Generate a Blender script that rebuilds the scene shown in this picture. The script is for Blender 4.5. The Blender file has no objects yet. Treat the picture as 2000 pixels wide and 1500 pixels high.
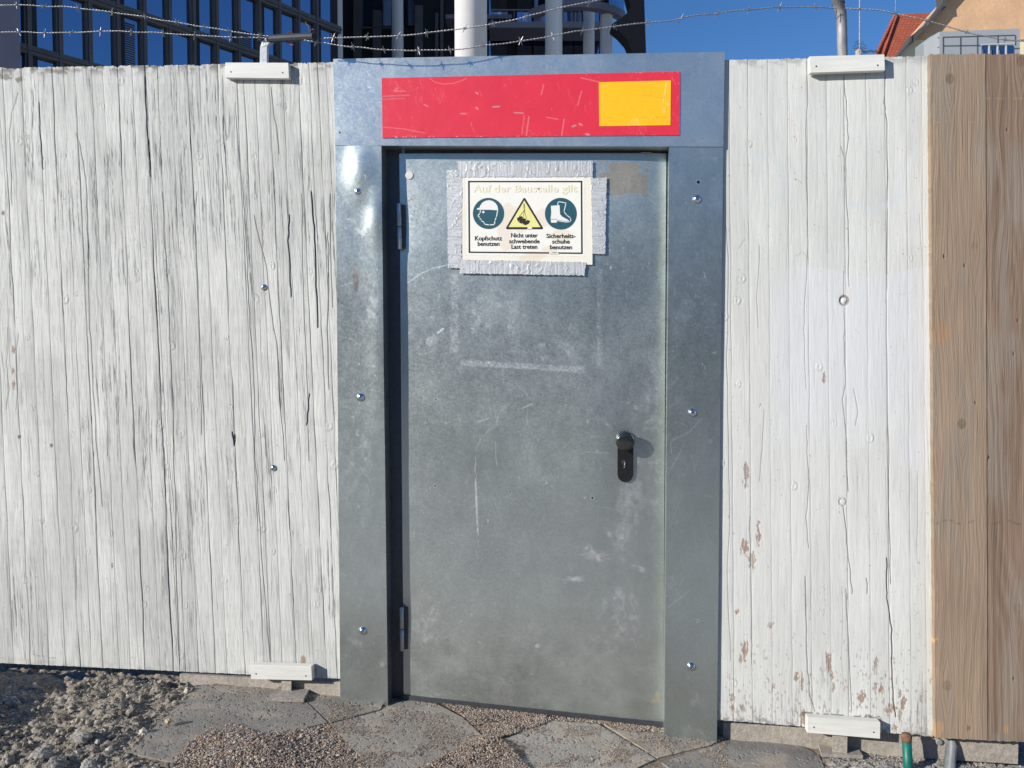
import bpy, bmesh, math, random
import numpy as np
from mathutils import Vector, Matrix
random.seed(5); RNG = np.random.RandomState(7)
S = bpy.context.scene
COL = S.collection

# ------------------------------------------------------------------ camera
FPX = 1555.6                                   # focal length in photo pixels (2000 wide)
CAM = Vector((0.325, -2.85, 1.35))
YAW, PITCH = math.radians(6.5), math.radians(2.3)
Fv = Vector((-math.sin(YAW)*math.cos(PITCH), math.cos(YAW)*math.cos(PITCH), -math.sin(PITCH)))
Rv = Vector((math.cos(YAW), math.sin(YAW), 0))
Uv = Rv.cross(Fv)
cam_d = bpy.data.cameras.new('camera'); cam = bpy.data.objects.new('camera', cam_d); COL.objects.link(cam)
cam_d.sensor_width = 36; cam_d.lens = 36*FPX/2000; cam_d.clip_end = 2000; cam_d.clip_start = 0.05
m = Matrix((Rv, Uv, -Fv)).transposed().to_4x4(); m.translation = CAM
cam.matrix_world = m
S.camera = cam

# ------------------------------------------------------------------ light
SUN = Vector((1.0, 0.75, -0.48)).normalized()   # direction the light travels
elev = math.asin(-SUN.z)
w = bpy.data.worlds.new('World'); S.world = w; w.use_nodes = True
nt = w.node_tree; nt.nodes.clear()
sky = nt.nodes.new('ShaderNodeTexSky'); sky.sky_type = 'NISHITA'; sky.sun_disc = False
sky.sun_elevation = elev
sky.sun_rotation = math.atan2(-SUN.x, -SUN.y)     # towards the sun
sky.air_density = 1.0; sky.dust_density = 0.1; sky.ozone_density = 4.5; sky.altitude = 300
hs = nt.nodes.new('ShaderNodeHueSaturation'); hs.inputs['Saturation'].default_value = 1.16; hs.inputs['Hue'].default_value = 0.507; hs.inputs['Value'].default_value = 1.0
bg = nt.nodes.new('ShaderNodeBackground'); bg.inputs[1].default_value = 0.115
wo = nt.nodes.new('ShaderNodeOutputWorld')
nt.links.new(sky.outputs[0], hs.inputs['Color']); nt.links.new(hs.outputs[0], bg.inputs[0]); nt.links.new(bg.outputs[0], wo.inputs[0])
ld = bpy.data.lights.new('sun', 'SUN'); ld.energy = 5.0; ld.angle = math.radians(0.5); ld.color = (1.0, 0.955, 0.885)
lo = bpy.data.objects.new('sun', ld); COL.objects.link(lo); lo.rotation_euler = SUN.to_track_quat('-Z', 'Y').to_euler()
lo.location = (-8, -8, 8)
S.view_settings.view_transform = 'Standard'; S.view_settings.look = 'None'
S.view_settings.gamma = 1; S.view_settings.exposure = 0.16
try:
    S.cycles.max_bounces = 6
except Exception: pass

# ------------------------------------------------------------------ projection helpers
def ray(px, py):
    return Fv*FPX + Rv*(px-1000) - Uv*(py-750)
def W(px, py, Y):
    """point seen at photo pixel (px,py) on the upright plane y = Y"""
    d = ray(px, py); t = (Y-CAM.y)/d.y
    return CAM + d*t
def proj(X, Y, Z):
    dx = X-CAM.x; dy = Y-CAM.y; dz = Z-CAM.z
    de = dx*Fv.x+dy*Fv.y+dz*Fv.z
    return (1000+FPX*(dx*Rv.x+dy*Rv.y+dz*Rv.z)/de, 750-FPX*(dx*Uv.x+dy*Uv.y+dz*Uv.z)/de)
_a = W(664, 1367, -0.01); _b = W(1400, 1450, -0.01)
GS = (_b.z-_a.z)/(_b.x-_a.x); G0 = _a.z-GS*_a.x
def gz(x): return G0+GS*max(-9.0, min(9.0, x))
def G(px, py, h=0.0):
    """point on the sloping ground (raised by h)"""
    d = ray(px, py)
    t = (G0+h+GS*CAM.x-CAM.z)/(d.z-GS*d.x)
    return CAM + d*t

# ------------------------------------------------------------------ numpy noise
_T = RNG.rand(256, 256).astype(np.float32)
def vn(x, y, seed=0):
    x = np.asarray(x, np.float64)+seed*17.31; y = np.asarray(y, np.float64)+seed*9.77
    xi = np.floor(x).astype(int); yi = np.floor(y).astype(int)
    fx = x-xi; fy = y-yi; fx = fx*fx*(3-2*fx); fy = fy*fy*(3-2*fy)
    a = _T[xi & 255, yi & 255]; b = _T[(xi+1) & 255, yi & 255]
    c = _T[xi & 255, (yi+1) & 255]; d = _T[(xi+1) & 255, (yi+1) & 255]
    return (a*(1-fx)+b*fx)*(1-fy)+(c*(1-fx)+d*fx)*fy
def fbm(x, y, seed=0, o=4):
    s = 0; a = 0.5; t = 0
    for i in range(o):
        s = s+a*vn(x*2**i, y*2**i, seed+i*3); t += a; a *= 0.5
    return s/t
def sm(a, b, x):
    t = np.clip((x-a)/(b-a), 0, 1); return t*t*(3-2*t)
def seg(px, py, pts, wd, out=None, soft=0.8, val=1.0):
    """antialiased stroke mask along a polyline (photo pixels)"""
    if out is None: out = np.zeros_like(px)
    for (x0, y0), (x1, y1) in zip(pts[:-1], pts[1:]):
        pad = wd+soft+1
        mk = (px > min(x0, x1)-pad) & (px < max(x0, x1)+pad) & (py > min(y0, y1)-pad) & (py < max(y0, y1)+pad)
        if not mk.any(): continue
        X = px[mk]; Y = py[mk]; dx = x1-x0; dy = y1-y0; L = dx*dx+dy*dy+1e-9
        t = np.clip(((X-x0)*dx+(Y-y0)*dy)/L, 0, 1)
        d = np.hypot(X-x0-t*dx, Y-y0-t*dy)
        out[mk] = np.maximum(out[mk], val*np.clip((wd+soft-d)/(2*soft), 0, 1))
    return out
def blob(px, py, cx, cy, rx, ry, seed=0, rag=0.6, soft=0.25):
    n = fbm(px/(max(rx, 3)*0.5), py/(max(ry, 3)*0.5), seed, 3)-0.5
    r = np.hypot((px-cx)/rx, (py-cy)/ry)+n*rag*2
    return 1-sm(1-soft, 1+soft, r)
def mixc(c, d, mk):
    return c*(1-mk[..., None])+np.array(d)*mk[..., None]

# ------------------------------------------------------------------ object helpers
def link(o, parent=None):
    COL.objects.link(o)
    if parent is not None: o.parent = parent
    return o
def tag(o, label=None, cat=None, group=None, kind=None):
    if label: o['label'] = label
    if cat: o['category'] = cat
    if group: o['group'] = group
    if kind: o['kind'] = kind
    return o
def empty(name, loc, label, cat, group=None):
    o = bpy.data.objects.new(name, None); COL.objects.link(o); o.location = loc; o.empty_display_size = 0.1
    return tag(o, label, cat, group)
def off(parent): return Vector(parent.location) if parent is not None else Vector((0, 0, 0))
def root_off(o):
    v = Vector((0, 0, 0))
    while o is not None: v += o.location; o = o.parent
    return v
def mesh_obj(name, V, F, mat, parent=None, smooth=False):
    """V in world coordinates; stored relative to the parent"""
    o_ = root_off(parent)
    me = bpy.data.meshes.new(name)
    me.from_pydata([(v[0]-o_.x, v[1]-o_.y, v[2]-o_.z) for v in V], [], F)
    me.materials.append(mat)
    if smooth: me.polygons.foreach_set('use_smooth', [True]*len(me.polygons))
    me.update()
    return link(bpy.data.objects.new(name, me), parent)
def bm_obj(name, bm, mat, parent=None, smooth=False):
    o_ = root_off(parent)
    bmesh.ops.translate(bm, verts=bm.verts, vec=-o_)
    bmesh.ops.recalc_face_normals(bm, faces=bm.faces)
    me = bpy.data.meshes.new(name); bm.to_mesh(me); bm.free(); me.materials.append(mat)
    if smooth: me.polygons.foreach_set('use_smooth', [True]*len(me.polygons))
    return link(bpy.data.objects.new(name, me), parent)
def prism(bm, pts, vec, bevel=0.0):
    """extrude a planar polygon (list of points) by vec"""
    vs = [bm.verts.new(p) for p in pts]; vt = [bm.verts.new(Vector(p)+Vector(vec)) for p in pts]
    n = len(pts); fs = [bm.faces.new(vs), bm.faces.new(vt[::-1])]
    for i in range(n): fs.append(bm.faces.new((vs[i], vt[i], vt[(i+1) % n], vs[(i+1) % n])))
    bmesh.ops.recalc_face_normals(bm, faces=fs)
    if bevel:
        es = list({e for f in fs for e in f.edges})
        bmesh.ops.bevel(bm, geom=es, offset=bevel, segments=2, affect='EDGES', profile=0.5)
def pxprism(name, pxs, Y, depth, mat, parent=None, bevel=0.0):
    bm = bmesh.new(); prism(bm, [W(x, y, Y) for x, y in pxs], (0, depth, 0), bevel)
    return bm_obj(name, bm, mat, parent)
def box(bm, a, b, bevel=0.0):
    x0, y0, z0 = a; x1, y1, z1 = b
    prism(bm, [(x0, y0, z0), (x1, y0, z0), (x1, y0, z1), (x0, y0, z1)], (0, y1-y0, 0), bevel)
def tube(bm, pts, r, n=8, caps=True):
    pts = [Vector(p) for p in pts]; rings = []
    rr = r if hasattr(r, '__len__') else [r]*len(pts)
    up = Vector((0.13, 0.31, 0.94))
    for i, p in enumerate(pts):
        d = (pts[min(i+1, len(pts)-1)]-pts[max(i-1, 0)]).normalized()
        a = d.cross(up)
        if a.length < 1e-3: a = d.cross(Vector((1, 0, 0)))
        a.normalize(); b = d.cross(a)
        rings.append([bm.verts.new(p+(a*math.cos(2*math.pi*k/n)+b*math.sin(2*math.pi*k/n))*rr[i]) for k in range(n)])
    for A, B in zip(rings[:-1], rings[1:]):
        for k in range(n): bm.faces.new((A[k], A[(k+1) % n], B[(k+1) % n], B[k]))
    if caps: bm.faces.new(rings[0][::-1]); bm.faces.new(rings[-1])
def lathe(bm, c, prof, axis=Vector((0, -1, 0)), n=32):
    """prof = [(distance along axis, radius)] starting at c"""
    axis = axis.normalized(); a = axis.cross(Vector((0, 0, 1)))
    if a.length < 1e-3: a = axis.cross(Vector((1, 0, 0)))
    a.normalize(); b = axis.cross(a); rings = []
    for t, r in prof:
        rings.append([bm.verts.new(c+axis*t+(a*math.cos(2*math.pi*k/n)+b*math.sin(2*math.pi*k/n))*r) for k in range(n)])
    for A, B in zip(rings[:-1], rings[1:]):
        for k in range(n): bm.faces.new((A[k], A[(k+1) % n], B[(k+1) % n], B[k]))
    bm.faces.new(rings[0][::-1]); bm.faces.new(rings[-1])

# ------------------------------------------------------------------ materials
def mat(name, color=(0.5, 0.5, 0.5), rough=0.7, metal=0.0, attr=False, noise=(), bump=(), rough_var=0.0, spec=0.5, stretch=(1, 1, 1)):
    """noise = [(scale, amount)...] multiplies the colour, bump = [(scale, distance)...]; attr reads colour from 'col', roughness from 'rgh'"""
    M = bpy.data.materials.new(name); M.use_nodes = True
    N = M.node_tree.nodes; L = M.node_tree.links; B = N['Principled BSDF']
    B.inputs['Roughness'].default_value = rough; B.inputs['Metallic'].default_value = metal
    B.inputs['Specular IOR Level'].default_value = spec
    tc = N.new('ShaderNodeTexCoord'); mp = N.new('ShaderNodeMapping'); mp.inputs['Scale'].default_value = stretch
    L.new(tc.outputs['Object'], mp.inputs[0]); vec = mp.outputs[0]
    if attr:
        at = N.new('ShaderNodeAttribute'); at.attribute_name = 'col'; c = at.outputs['Color']
        ar = N.new('ShaderNodeAttribute'); ar.attribute_name = 'rgh'; L.new(ar.outputs['Fac'], B.inputs['Roughness'])
        rsock = ar.outputs['Fac']
    else:
        rg = N.new('ShaderNodeRGB'); rg.outputs[0].default_value = (*color, 1); c = rg.outputs[0]; rsock = None
    for sc, am in noise:
        n = N.new('ShaderNodeTexNoise'); n.inputs['Scale'].default_value = sc; n.inputs['Detail'].default_value = 4
        L.new(vec, n.inputs['Vector'])
        mr = N.new('ShaderNodeMapRange'); mr.inputs['From Min'].default_value = 0.3; mr.inputs['From Max'].default_value = 0.7
        mr.inputs['To Min'].default_value = 1-am; mr.inputs['To Max'].default_value = 1+am
        L.new(n.outputs['Fac'], mr.inputs['Value'])
        mx = N.new('ShaderNodeMix'); mx.data_type = 'RGBA'; mx.blend_type = 'MULTIPLY'; mx.inputs['Factor'].default_value = 1
        L.new(c, mx.inputs['A']); L.new(mr.outputs[0], mx.inputs['B']); c = mx.outputs['Result']
    L.new(c, B.inputs['Base Color'])
    if rough_var:
        n = N.new('ShaderNodeTexNoise'); n.inputs['Scale'].default_value = 9; n.inputs['Detail'].default_value = 6; L.new(vec, n.inputs['Vector'])
        mr = N.new('ShaderNodeMapRange'); mr.inputs['From Min'].default_value = 0.3; mr.inputs['From Max'].default_value = 0.7
        mr.inputs['To Min'].default_value = -rough_var; mr.inputs['To Max'].default_value = rough_var; L.new(n.outputs['Fac'], mr.inputs['Value'])
        ad = N.new('ShaderNodeMath'); ad.operation = 'ADD'; L.new(mr.outputs[0], ad.inputs[0])
        if rsock is not None: L.new(rsock, ad.inputs[1])
        else: ad.inputs[1].default_value = rough
        L.new(ad.outputs[0], B.inputs['Roughness'])
    prev = None
    for sc, dist in bump:
        n = N.new('ShaderNodeTexNoise'); n.inputs['Scale'].default_value = sc; n.inputs['Detail'].default_value = 5; L.new(vec, n.inputs['Vector'])
        b = N.new('ShaderNodeBump'); b.inputs['Distance'].default_value = dist; b.inputs['Strength'].default_value = 1
        L.new(n.outputs['Fac'], b.inputs['Height'])
        if prev is not None: L.new(prev, b.inputs['Normal'])
        prev = b.outputs[0]
    if prev is not None: L.new(prev, B.inputs['Normal'])
    return M
M = {}
M['paint_wood'] = mat('painted_wood', attr=True, noise=[(160, 0.05), (14, 0.03)], bump=[(300, 0.0003), (60, 0.0005)], stretch=(1, 1, 0.06), spec=0.3)
M['brown_wood'] = mat('brown_wood', attr=True, noise=[(200, 0.08), (30, 0.06)], bump=[(300, 0.0006)], stretch=(1, 1, 0.05), spec=0.25)
M['zinc'] = mat('galvanised_sheet', attr=True, metal=0.88, noise=[(260, 0.07)], bump=[(3.0, 0.0016), (350, 0.00006)], rough_var=0.015)
M['zinc_plain'] = mat('galvanised_plain', (0.42, 0.44, 0.45), 0.45, 0.8, noise=[(60, 0.12), (6, 0.08)], rough_var=0.06, bump=[(90, 0.0003)])
M['zinc_shade'] = mat('galvanised_shade', (0.09, 0.095, 0.105), 0.5, 0.6, noise=[(60, 0.12)])  # zinc darkened in its colour to stand for the shaded door reveal
M['sticker'] = mat('sticker_film', attr=True, noise=[(40, 0.02)], bump=[(12, 0.0015)], spec=0.5)
M['tape'] = mat('duct_tape', attr=True, metal=0.4, noise=[(300, 0.06)], bump=[(400, 0.0003)])
M['cream'] = mat('sign_cream', attr=True, spec=0.4, noise=[(30, 0.02)])
M['black_print'] = mat('black_print', (0.015, 0.015, 0.015), 0.5)
M['teal_print'] = mat('teal_print', (0.012, 0.085, 0.115), 0.5, noise=[(40, 0.1)])
M['yellow_print'] = mat('pale_yellow_print', (0.80, 0.74, 0.28), 0.5, noise=[(40, 0.05)])
M['faded_print'] = mat('faded_yellow_print', (0.84, 0.785, 0.57), 0.5)
M['white_print'] = mat('white_print', (0.80, 0.79, 0.72), 0.5)
M['black_plastic'] = mat('black_plastic', (0.012, 0.012, 0.013), 0.28, noise=[(50, 0.2)])
M['screw'] = mat('screw_steel', (0.75, 0.77, 0.8), 0.18, 1.0)
M['white_board'] = mat('white_planed_board', (0.68, 0.67, 0.61), 0.6, noise=[(90, 0.06), (14, 0.08), (4, .06)], bump=[(200, 0.0004)], stretch=(0.1, 1, 1))
M['wire'] = mat('wire_zinc', (0.34, 0.34, 0.34), 0.4, 0.7, noise=[(80, 0.3)])
M['dark_wrap'] = mat('dark_wrap', (0.02, 0.022, 0.028), 0.6)
M['rust'] = mat('rust', (0.17, 0.09, 0.055), 0.9, noise=[(60, 0.4)], bump=[(200, 0.001)])
M['weathered_steel'] = mat('weathered_steel', (0.33, 0.32, 0.31), 0.65, 0.35, noise=[(45, 0.35), (8, 0.25)], bump=[(120, 0.0006)], stretch=(1, 1, 0.3))
M['teal_pipe'] = mat('teal_pipe', (0.004, 0.14, 0.105), 0.45, noise=[(40, 0.15), (12, 0.15)], bump=[(80, 0.0008)])
M['grey_pipe'] = mat('grey_pipe', (0.17, 0.18, 0.19), 0.5, noise=[(30, 0.2)], bump=[(60, 0.0008)])
M['concrete'] = mat('concrete', (0.36, 0.32, 0.27), 0.9, noise=[(70, 0.18), (12, 0.15)], bump=[(150, 0.002), (30, 0.003)])
M['ground'] = mat('dirt', attr=True, noise=[(180, 0.25), (45, 0.15)], bump=[(260, 0.0022), (90, 0.003)], spec=0.2)
M['pebble'] = mat('pebble', attr=True, noise=[(300, 0.12)], spec=0.3)
M['far_ground'] = mat('far_ground', (0.40, 0.375, 0.34), 0.95, noise=[(2, 0.15), (20, 0.15)])
M['slab'] = mat('paving_concrete', attr=True, noise=[(220, 0.10), (8, 0.06)], bump=[(200, 0.0012), (25, 0.002)], spec=0.3)
M['facade'] = mat('facade_metal', (0.10, 0.09, 0.09), 0.5, noise=[(1, 0.15)])
M['facade_wall'] = mat('facade_wall', (0.012, 0.012, 0.015), 0.7, noise=[(0.5, 0.2)])
M['column'] = mat('column_render', (0.72, 0.70, 0.68), 0.8, noise=[(3, 0.03)])
M['slate'] = mat('grey_cladding', (0.22, 0.20, 0.24), 0.7, noise=[(1, 0.05)])
def glass(name, c, r=0.04):
    g = mat(name, c, r); b = g.node_tree.nodes['Principled BSDF']
    b.inputs['Metallic'].default_value = 1.0
    return g
M['glass'] = glass('window_glass', (0.28, 0.35, 0.46)); M['glass'].node_tree.nodes['Principled BSDF'].inputs['Coat Weight'].default_value = 0.0
M['brown_fin'] = mat('brown_fin', (0.035, 0.027, 0.025), 0.8)

# ------------------------------------------------------------------ dense sheet with shape and colour from functions
def set_attr(me, cols, rgh):
    n = len(me.vertices)
    a = me.color_attributes.new('col', 'FLOAT_COLOR', 'POINT')
    buf = np.ones((n, 4), np.float32); buf[:, :3] = cols[:n]; a.data.foreach_set('color', buf.ravel())
    r = me.attributes.new('rgh', 'FLOAT', 'POINT'); r.data.foreach_set('value', np.asarray(rgh[:n], np.float32))
def np_mesh(name, V, F4, mt, parent=None, cols=None, rgh=None, smooth=True, extra=()):
    """V (n,3) world; F4 (m,k) quads/tris; extra = list of python faces"""
    o_ = root_off(parent); V = V-np.array(o_)
    me = bpy.data.meshes.new(name)
    k = F4.shape[1]; nf = len(F4); ex = list(extra)
    loops = F4.ravel().tolist() if ex else F4.ravel()
    starts = np.arange(nf)*k
    if ex:
        st = starts.tolist(); c = nf*k
        for f in ex: st.append(c); loops.extend(f); c += len(f)
        starts = np.array(st); loops = np.array(loops)
    me.vertices.add(len(V)); me.vertices.foreach_set('co', V.astype(np.float32).ravel())
    me.loops.add(len(loops)); me.loops.foreach_set('vertex_index', loops.astype(np.int32))
    me.polygons.add(len(starts)); me.polygons.foreach_set('loop_start', starts.astype(np.int32))
    me.update(calc_edges=True); me.validate()
    if cols is not None: set_attr(me, cols, rgh)
    sf = np.zeros(len(me.polygons), bool); sf[:nf] = smooth
    me.polygons.foreach_set('use_smooth', sf)
    me.materials.append(mt)
    return link(bpy.data.objects.new(name, me), parent)
def sheet(name, quad, Y, nu, nv, fn, thick, mt, parent=None):
    """quad = TL,TR,BR,BL in photo pixels on plane y=Y; fn(px,py,u,v)->(disp towards camera, col(nv,nu,3), rough, dx, dz)"""
    TL, TR, BR, BL = [np.array(W(x, y, Y)) for x, y in quad]
    u = np.linspace(0, 1, nu)[None, :, None]; v = np.linspace(0, 1, nv)[:, None, None]
    P = (TL*(1-u)+TR*u)*(1-v)+(BL*(1-u)+BR*u)*v
    px, py = proj(P[..., 0], P[..., 1], P[..., 2])
    r = fn(px, py, u[..., 0]+0*px, v[..., 0]+0*px)
    P = P.copy(); P[..., 1] -= r[0]
    if len(r) > 3:
        P[..., 0] += r[3]; P[..., 2] += r[4]
    idx = np.arange(nu*nv).reshape(nv, nu)
    F = np.stack([idx[:-1, :-1], idx[1:, :-1], idx[1:, 1:], idx[:-1, 1:]], -1).reshape(-1, 4)
    V = P.reshape(-1, 3)
    ring = np.concatenate([idx[0, :], idx[1:, -1], idx[-1, -2::-1], idx[-2:0:-1, 0]])
    back = V[ring].copy(); back[:, 1] = Y+thick
    n = len(V); m_ = len(ring); bi = np.arange(m_)+n
    SK = np.stack([ring, np.roll(ring, -1), np.roll(bi, -1), bi], -1)
    # separate skirt front ring so the edge stays crisp
    V2 = np.concatenate([V, back, V[ring]]); fr = np.arange(m_)+n+m_
    SK = np.stack([fr, np.roll(fr, -1), np.roll(bi, -1), bi], -1)
    cols = r[1].reshape(-1, 3); rg = r[2].reshape(-1)
    C2 = np.concatenate([cols, cols[ring], cols[ring]]); R2 = np.concatenate([rg, rg[ring], rg[ring]])
    ob = np_mesh(name, V2, np.concatenate([F, SK]), mt, parent, C2, R2, True, [list(bi[::-1])])
    sf = np.zeros(len(ob.data.polygons), bool); sf[:len(F)] = True
    ob.data.polygons.foreach_set('use_smooth', sf)
    return ob

# ================================================================== WOOD FENCE
def wobble(y, seed, amp): return (vn(y/60.0, seed*3.3+0*y, 11)-0.5)*amp+(vn(y/18.0, seed*1.7+0*y, 12)-0.5)*amp*0.4
def wander(x0, y0, y1, lean, seed, amp=8.0):
    r = random.Random(seed); pts = []; y = y0; x = x0; v = 0
    while y < y1:
        pts.append((x, y)); st = r.uniform(8, 26); v = v*0.6+r.uniform(-1, 1)*amp*0.10
        x += lean*st+v; y += st
    pts.append((x, y1)); return pts

def painted(px, py, lean, lam, cracks, dirt, seed, tint, wearlevel, ytop, ybot):
    """weathered painted softwood made of narrow lamellas. lam: [(x at y=130, strength)]"""
    fineg = dirt.get('fine', 1)
    sx = px-lean*(py-130)                      # straightened lateral coordinate
    sxw = sx+(fbm(sx/90, py/160, seed, 3)-0.5)*14
    disp = np.zeros_like(px); crack = np.zeros_like(px); wide = np.zeros_like(px)
    # lamella index -> tone and grain phase
    xs = np.array([l[0] for l in lam]); li = np.searchsorted(xs, sx)
    tone = _T[(li*7+seed) & 255, 3]-0.5; tone2 = _T[(li*5+seed) & 255, 9]
    grain = fbm(sxw/2.2+li*31, py/55, seed+1, 3)
    grain2 = (.55*vn(sxw/1.1+li*13, py/26, seed+2)+.45*vn(sxw/.7+li*5, py/9, seed+52))
    big = fbm(sx/70, py/150, seed+4, 3)
    streak = fbm(sxw/3.6+li*7, py/110, seed+5, 3)
    # knots with swirl
    for i in range(dirt['knots']):
        r = random.Random(seed*100+i); kx = r.uniform(px.min(), px.max()); ky = r.uniform(150, 1380); rr = r.uniform(4, 8)
        d = np.hypot((px-kx), (py-ky)*0.8); k = np.exp(-(d/rr)**2)
        disp += -0.0012*k*np.cos(d/rr*5)
        crack = np.maximum(crack, 0.35*np.exp(-((d-rr*0.9)/1.0)**2)*(vn(px/3, py/3, i) > 0.55))
    disp += ((grain-0.5)*0.0007+(grain2-0.5)*0.0004)*(.35+.65*fineg)
    # lamella joints
    for j, (x0, st) in enumerate(lam):
        wx = wobble(py, j+seed, 1.6 if st < 1 else 2.6)
        d = np.abs(sx-x0-wx)
        var = 0.45+0.75*vn(py/70.0, np.full_like(py, j*2.1), seed+9)
        wdt = (0.15+0.6*st)*np.clip(var, 0.3, 1.3)
        mk = np.clip(1-(d-wdt*0.5)/0.85, 0, 1)*np.clip(var*1.5-.3, 0.1, 1)*min(1, 0.33+0.40*st)
        crack = np.maximum(crack, mk)
        # boards cup slightly at the joint
        disp += -0.0003*np.exp(-(d/4.0)**2)
    for pts, wd in cracks:
        jp = []
        for (xa, ya), (xb, yb) in zip(pts[:-1], pts[1:]):
            for t in (0, .25, .5, .75): jp.append((xa+(xb-xa)*t+(float(vn(ya/9+t*7, xa))-.5)*2.6, ya+(yb-ya)*t))
        jp.append(pts[-1])
        seg(px, py, jp, wd*.55, crack, 0.75, 0.55+.4*min(1, wd))
        if wd > 1.4: seg(px, py, jp, wd, wide, 0.7, 1)
    for i in range(dirt['rand']):
        r = random.Random(seed*999+i); x0 = r.uniform(px.min(), px.max()); y0 = r.uniform(110, 1340); L = r.uniform(30, 1)*8 if r.random() < 0.75 else r.uniform(200, 600)
        seg(px, py, wander(x0, y0, min(y0+L, 1440), lean, i+seed), r.choice([0.05, 0.05, 0.15, 0.3]), crack, 0.7, r.uniform(0.15, 0.6))
    disp -= 0.0022*crack+0.004*crack**4*(wide > .5)
    # colour
    c = np.ones(px.shape+(3,))*np.array(tint)
    c *= (1+tone*(0.04+.07*fineg))[..., None]
    c *= (1+0.05*(big-0.5))[..., None]
    c *= (1-0.06*sm(0.55, 0.8, grain)-0.16*fineg*sm(.45,.8,vn(sxw/.75+li*3,py/18,seed+44)))[..., None]
    wear = sm(0.46, 0.70, streak)*sm(0.46, 0.66, big+0.16*(tone2-0.5)+wearlevel(px, py))
    c = mixc(c, (0.30, 0.30, 0.29), 0.72*wear*sm(0.38, 0.58, grain2+0.04))
    pale = sm(.42, .62, fbm(sx/45, py/190, seed+14, 4)+.18*tone2-.09)
    c *= (1-(.03+.10*fineg)*pale)[..., None]
    bare = sm(0.60, 0.76, grain2*0.5+streak*0.5)*sm(0.50, 0.70, big+0.1*tone+wearlevel(px, py))
    c = mixc(c, (0.17, 0.17, 0.165), 0.8*bare)
    disp -= 0.0014*bare
    # rot at the cut ends
    e = dirt['end']*sm(22, 2, py-ytop(px) if callable(ytop) else py-ytop)*sm(0.46, 0.62, fbm(px/14, py/9, seed+20, 3))
    c = mixc(c, (0.13, 0.115, 0.095), 0.8*e)
    e = dirt['low']*sm(16, 2, (ybot(px) if callable(ybot) else ybot)-py)*sm(0.48, 0.62, fbm(px/12, py/7, seed+21, 3))
    c = mixc(c, (0.12, 0.105, 0.09), 0.7*e)
    c = mixc(c, (0.035, 0.033, 0.030), np.clip(crack*1.05, 0, 1))
    # small specks of dirt
    sp = (vn(px/2.3, py/2.6, seed+30) > 0.955)*0.5
    c = mixc(c, (0.2, 0.18, 0.15), sp)
    return disp, c

# ---- left white panels
def yl(x): return 132.5-0.0165*x            # top edge of the left fence
def ylb(x): return 1295+0.0462*x
lamL = [(-118, .5), (-88, .3), (-60, .6), (-28, .5), (5, 1.0), (22, .1), (41, .5), (73, .6), (101, 1.2), (124, .5), (146, 1.0), (178, .5), (200, .3), (229, 1.3), (258, .4), (283, 2.0),
        (307, .7), (333, .2), (366, .9), (389, .4), (424, 1.0), (461, .8), (475, .9), (497, .4), (524, 1.0), (551, .4), (582, .9), (604, 1.0), (620, .9), (637, .3)]
cracksL = [([(76, 200), (78, 250), (82, 300), (84, 330)], 1.5), ([(283, 150), (287, 250), (293, 310), (294, 345)], 1.6), ([(566, 420), (563, 470), (566, 520), (569, 580)], 1.9),
           ([(607, 375), (613, 430), (615, 480), (618, 560), (621, 640)], 2.2), ([(640, 455), (643, 500), (642, 560), (640, 640), (643, 760)], 1.2),
           ([(604, 770), (602, 800), (599, 830)], 1.6), ([(475, 380), (480, 450), (485, 540), (489, 640), (497, 740), (498, 880), (503, 950), (510, 1060), (518, 1180), (528, 1290)], 1.0),
           ([(150, 260), (160, 300), (168, 350), (172, 420), (174, 560), (176, 640), (181, 730), (188, 860), (200, 990)], 1.0), ([(385, 375), (381, 440), (388, 560), (389, 640), (392, 740), (394, 850)], 0.9),
           ([(318, 375), (322, 480), (329, 560), (333, 690), (338, 800), (339, 900), (343, 960), (345, 1100), (351, 1300)], 1.1), ([(455, 845), (458, 870), (459, 850)], 2.2),
           ([(435, 150), (436, 230), (440, 300), (446, 370)], .8), ([(460, 200), (463, 260), (468, 330), (476, 380)], .8), ([(530, 170), (533, 210), (540, 250), (545, 300)], 1.0),
           ([(36, 180), (24, 220), (19, 260), (22, 330), (24, 400)], .8), ([(12, 800), (18, 760), (13, 710), (15, 640)], .6), ([(32, 800), (34, 760), (31, 700), (36, 650)], .6),
           ([(645, 380), (646, 470), (650, 600)], 1.1), ([(590, 380), (592, 520), (596, 640), (601, 760), (604, 900)], .9), ([(496, 420), (520, 520), (530, 600), (541, 680), (549, 800), (556, 900)], 1.0)]
def wearL(px, py):
    r = 0.01+0.09*sm(560,200,py)+0.13*np.exp(-((py-380)/150.0)**2)+0.12*sm(330, 640, px)*np.exp(-((py-430)/190.0)**2)
    r += 0.18*np.exp(-((px-350)/55.0)**2-((py-420)/90.0)**2)+0.12*np.exp(-((px-265)/30.0)**2-((py-430)/70.0)**2)
    r += 0.10*np.exp(-((px-170)/25.0)**2-((py-420)/60.0)**2)+0.07*np.exp(-((px-95)/30.0)**2-((py-780)/90.0)**2)
    return r-0.05*sm(900, 1200, py)
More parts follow.
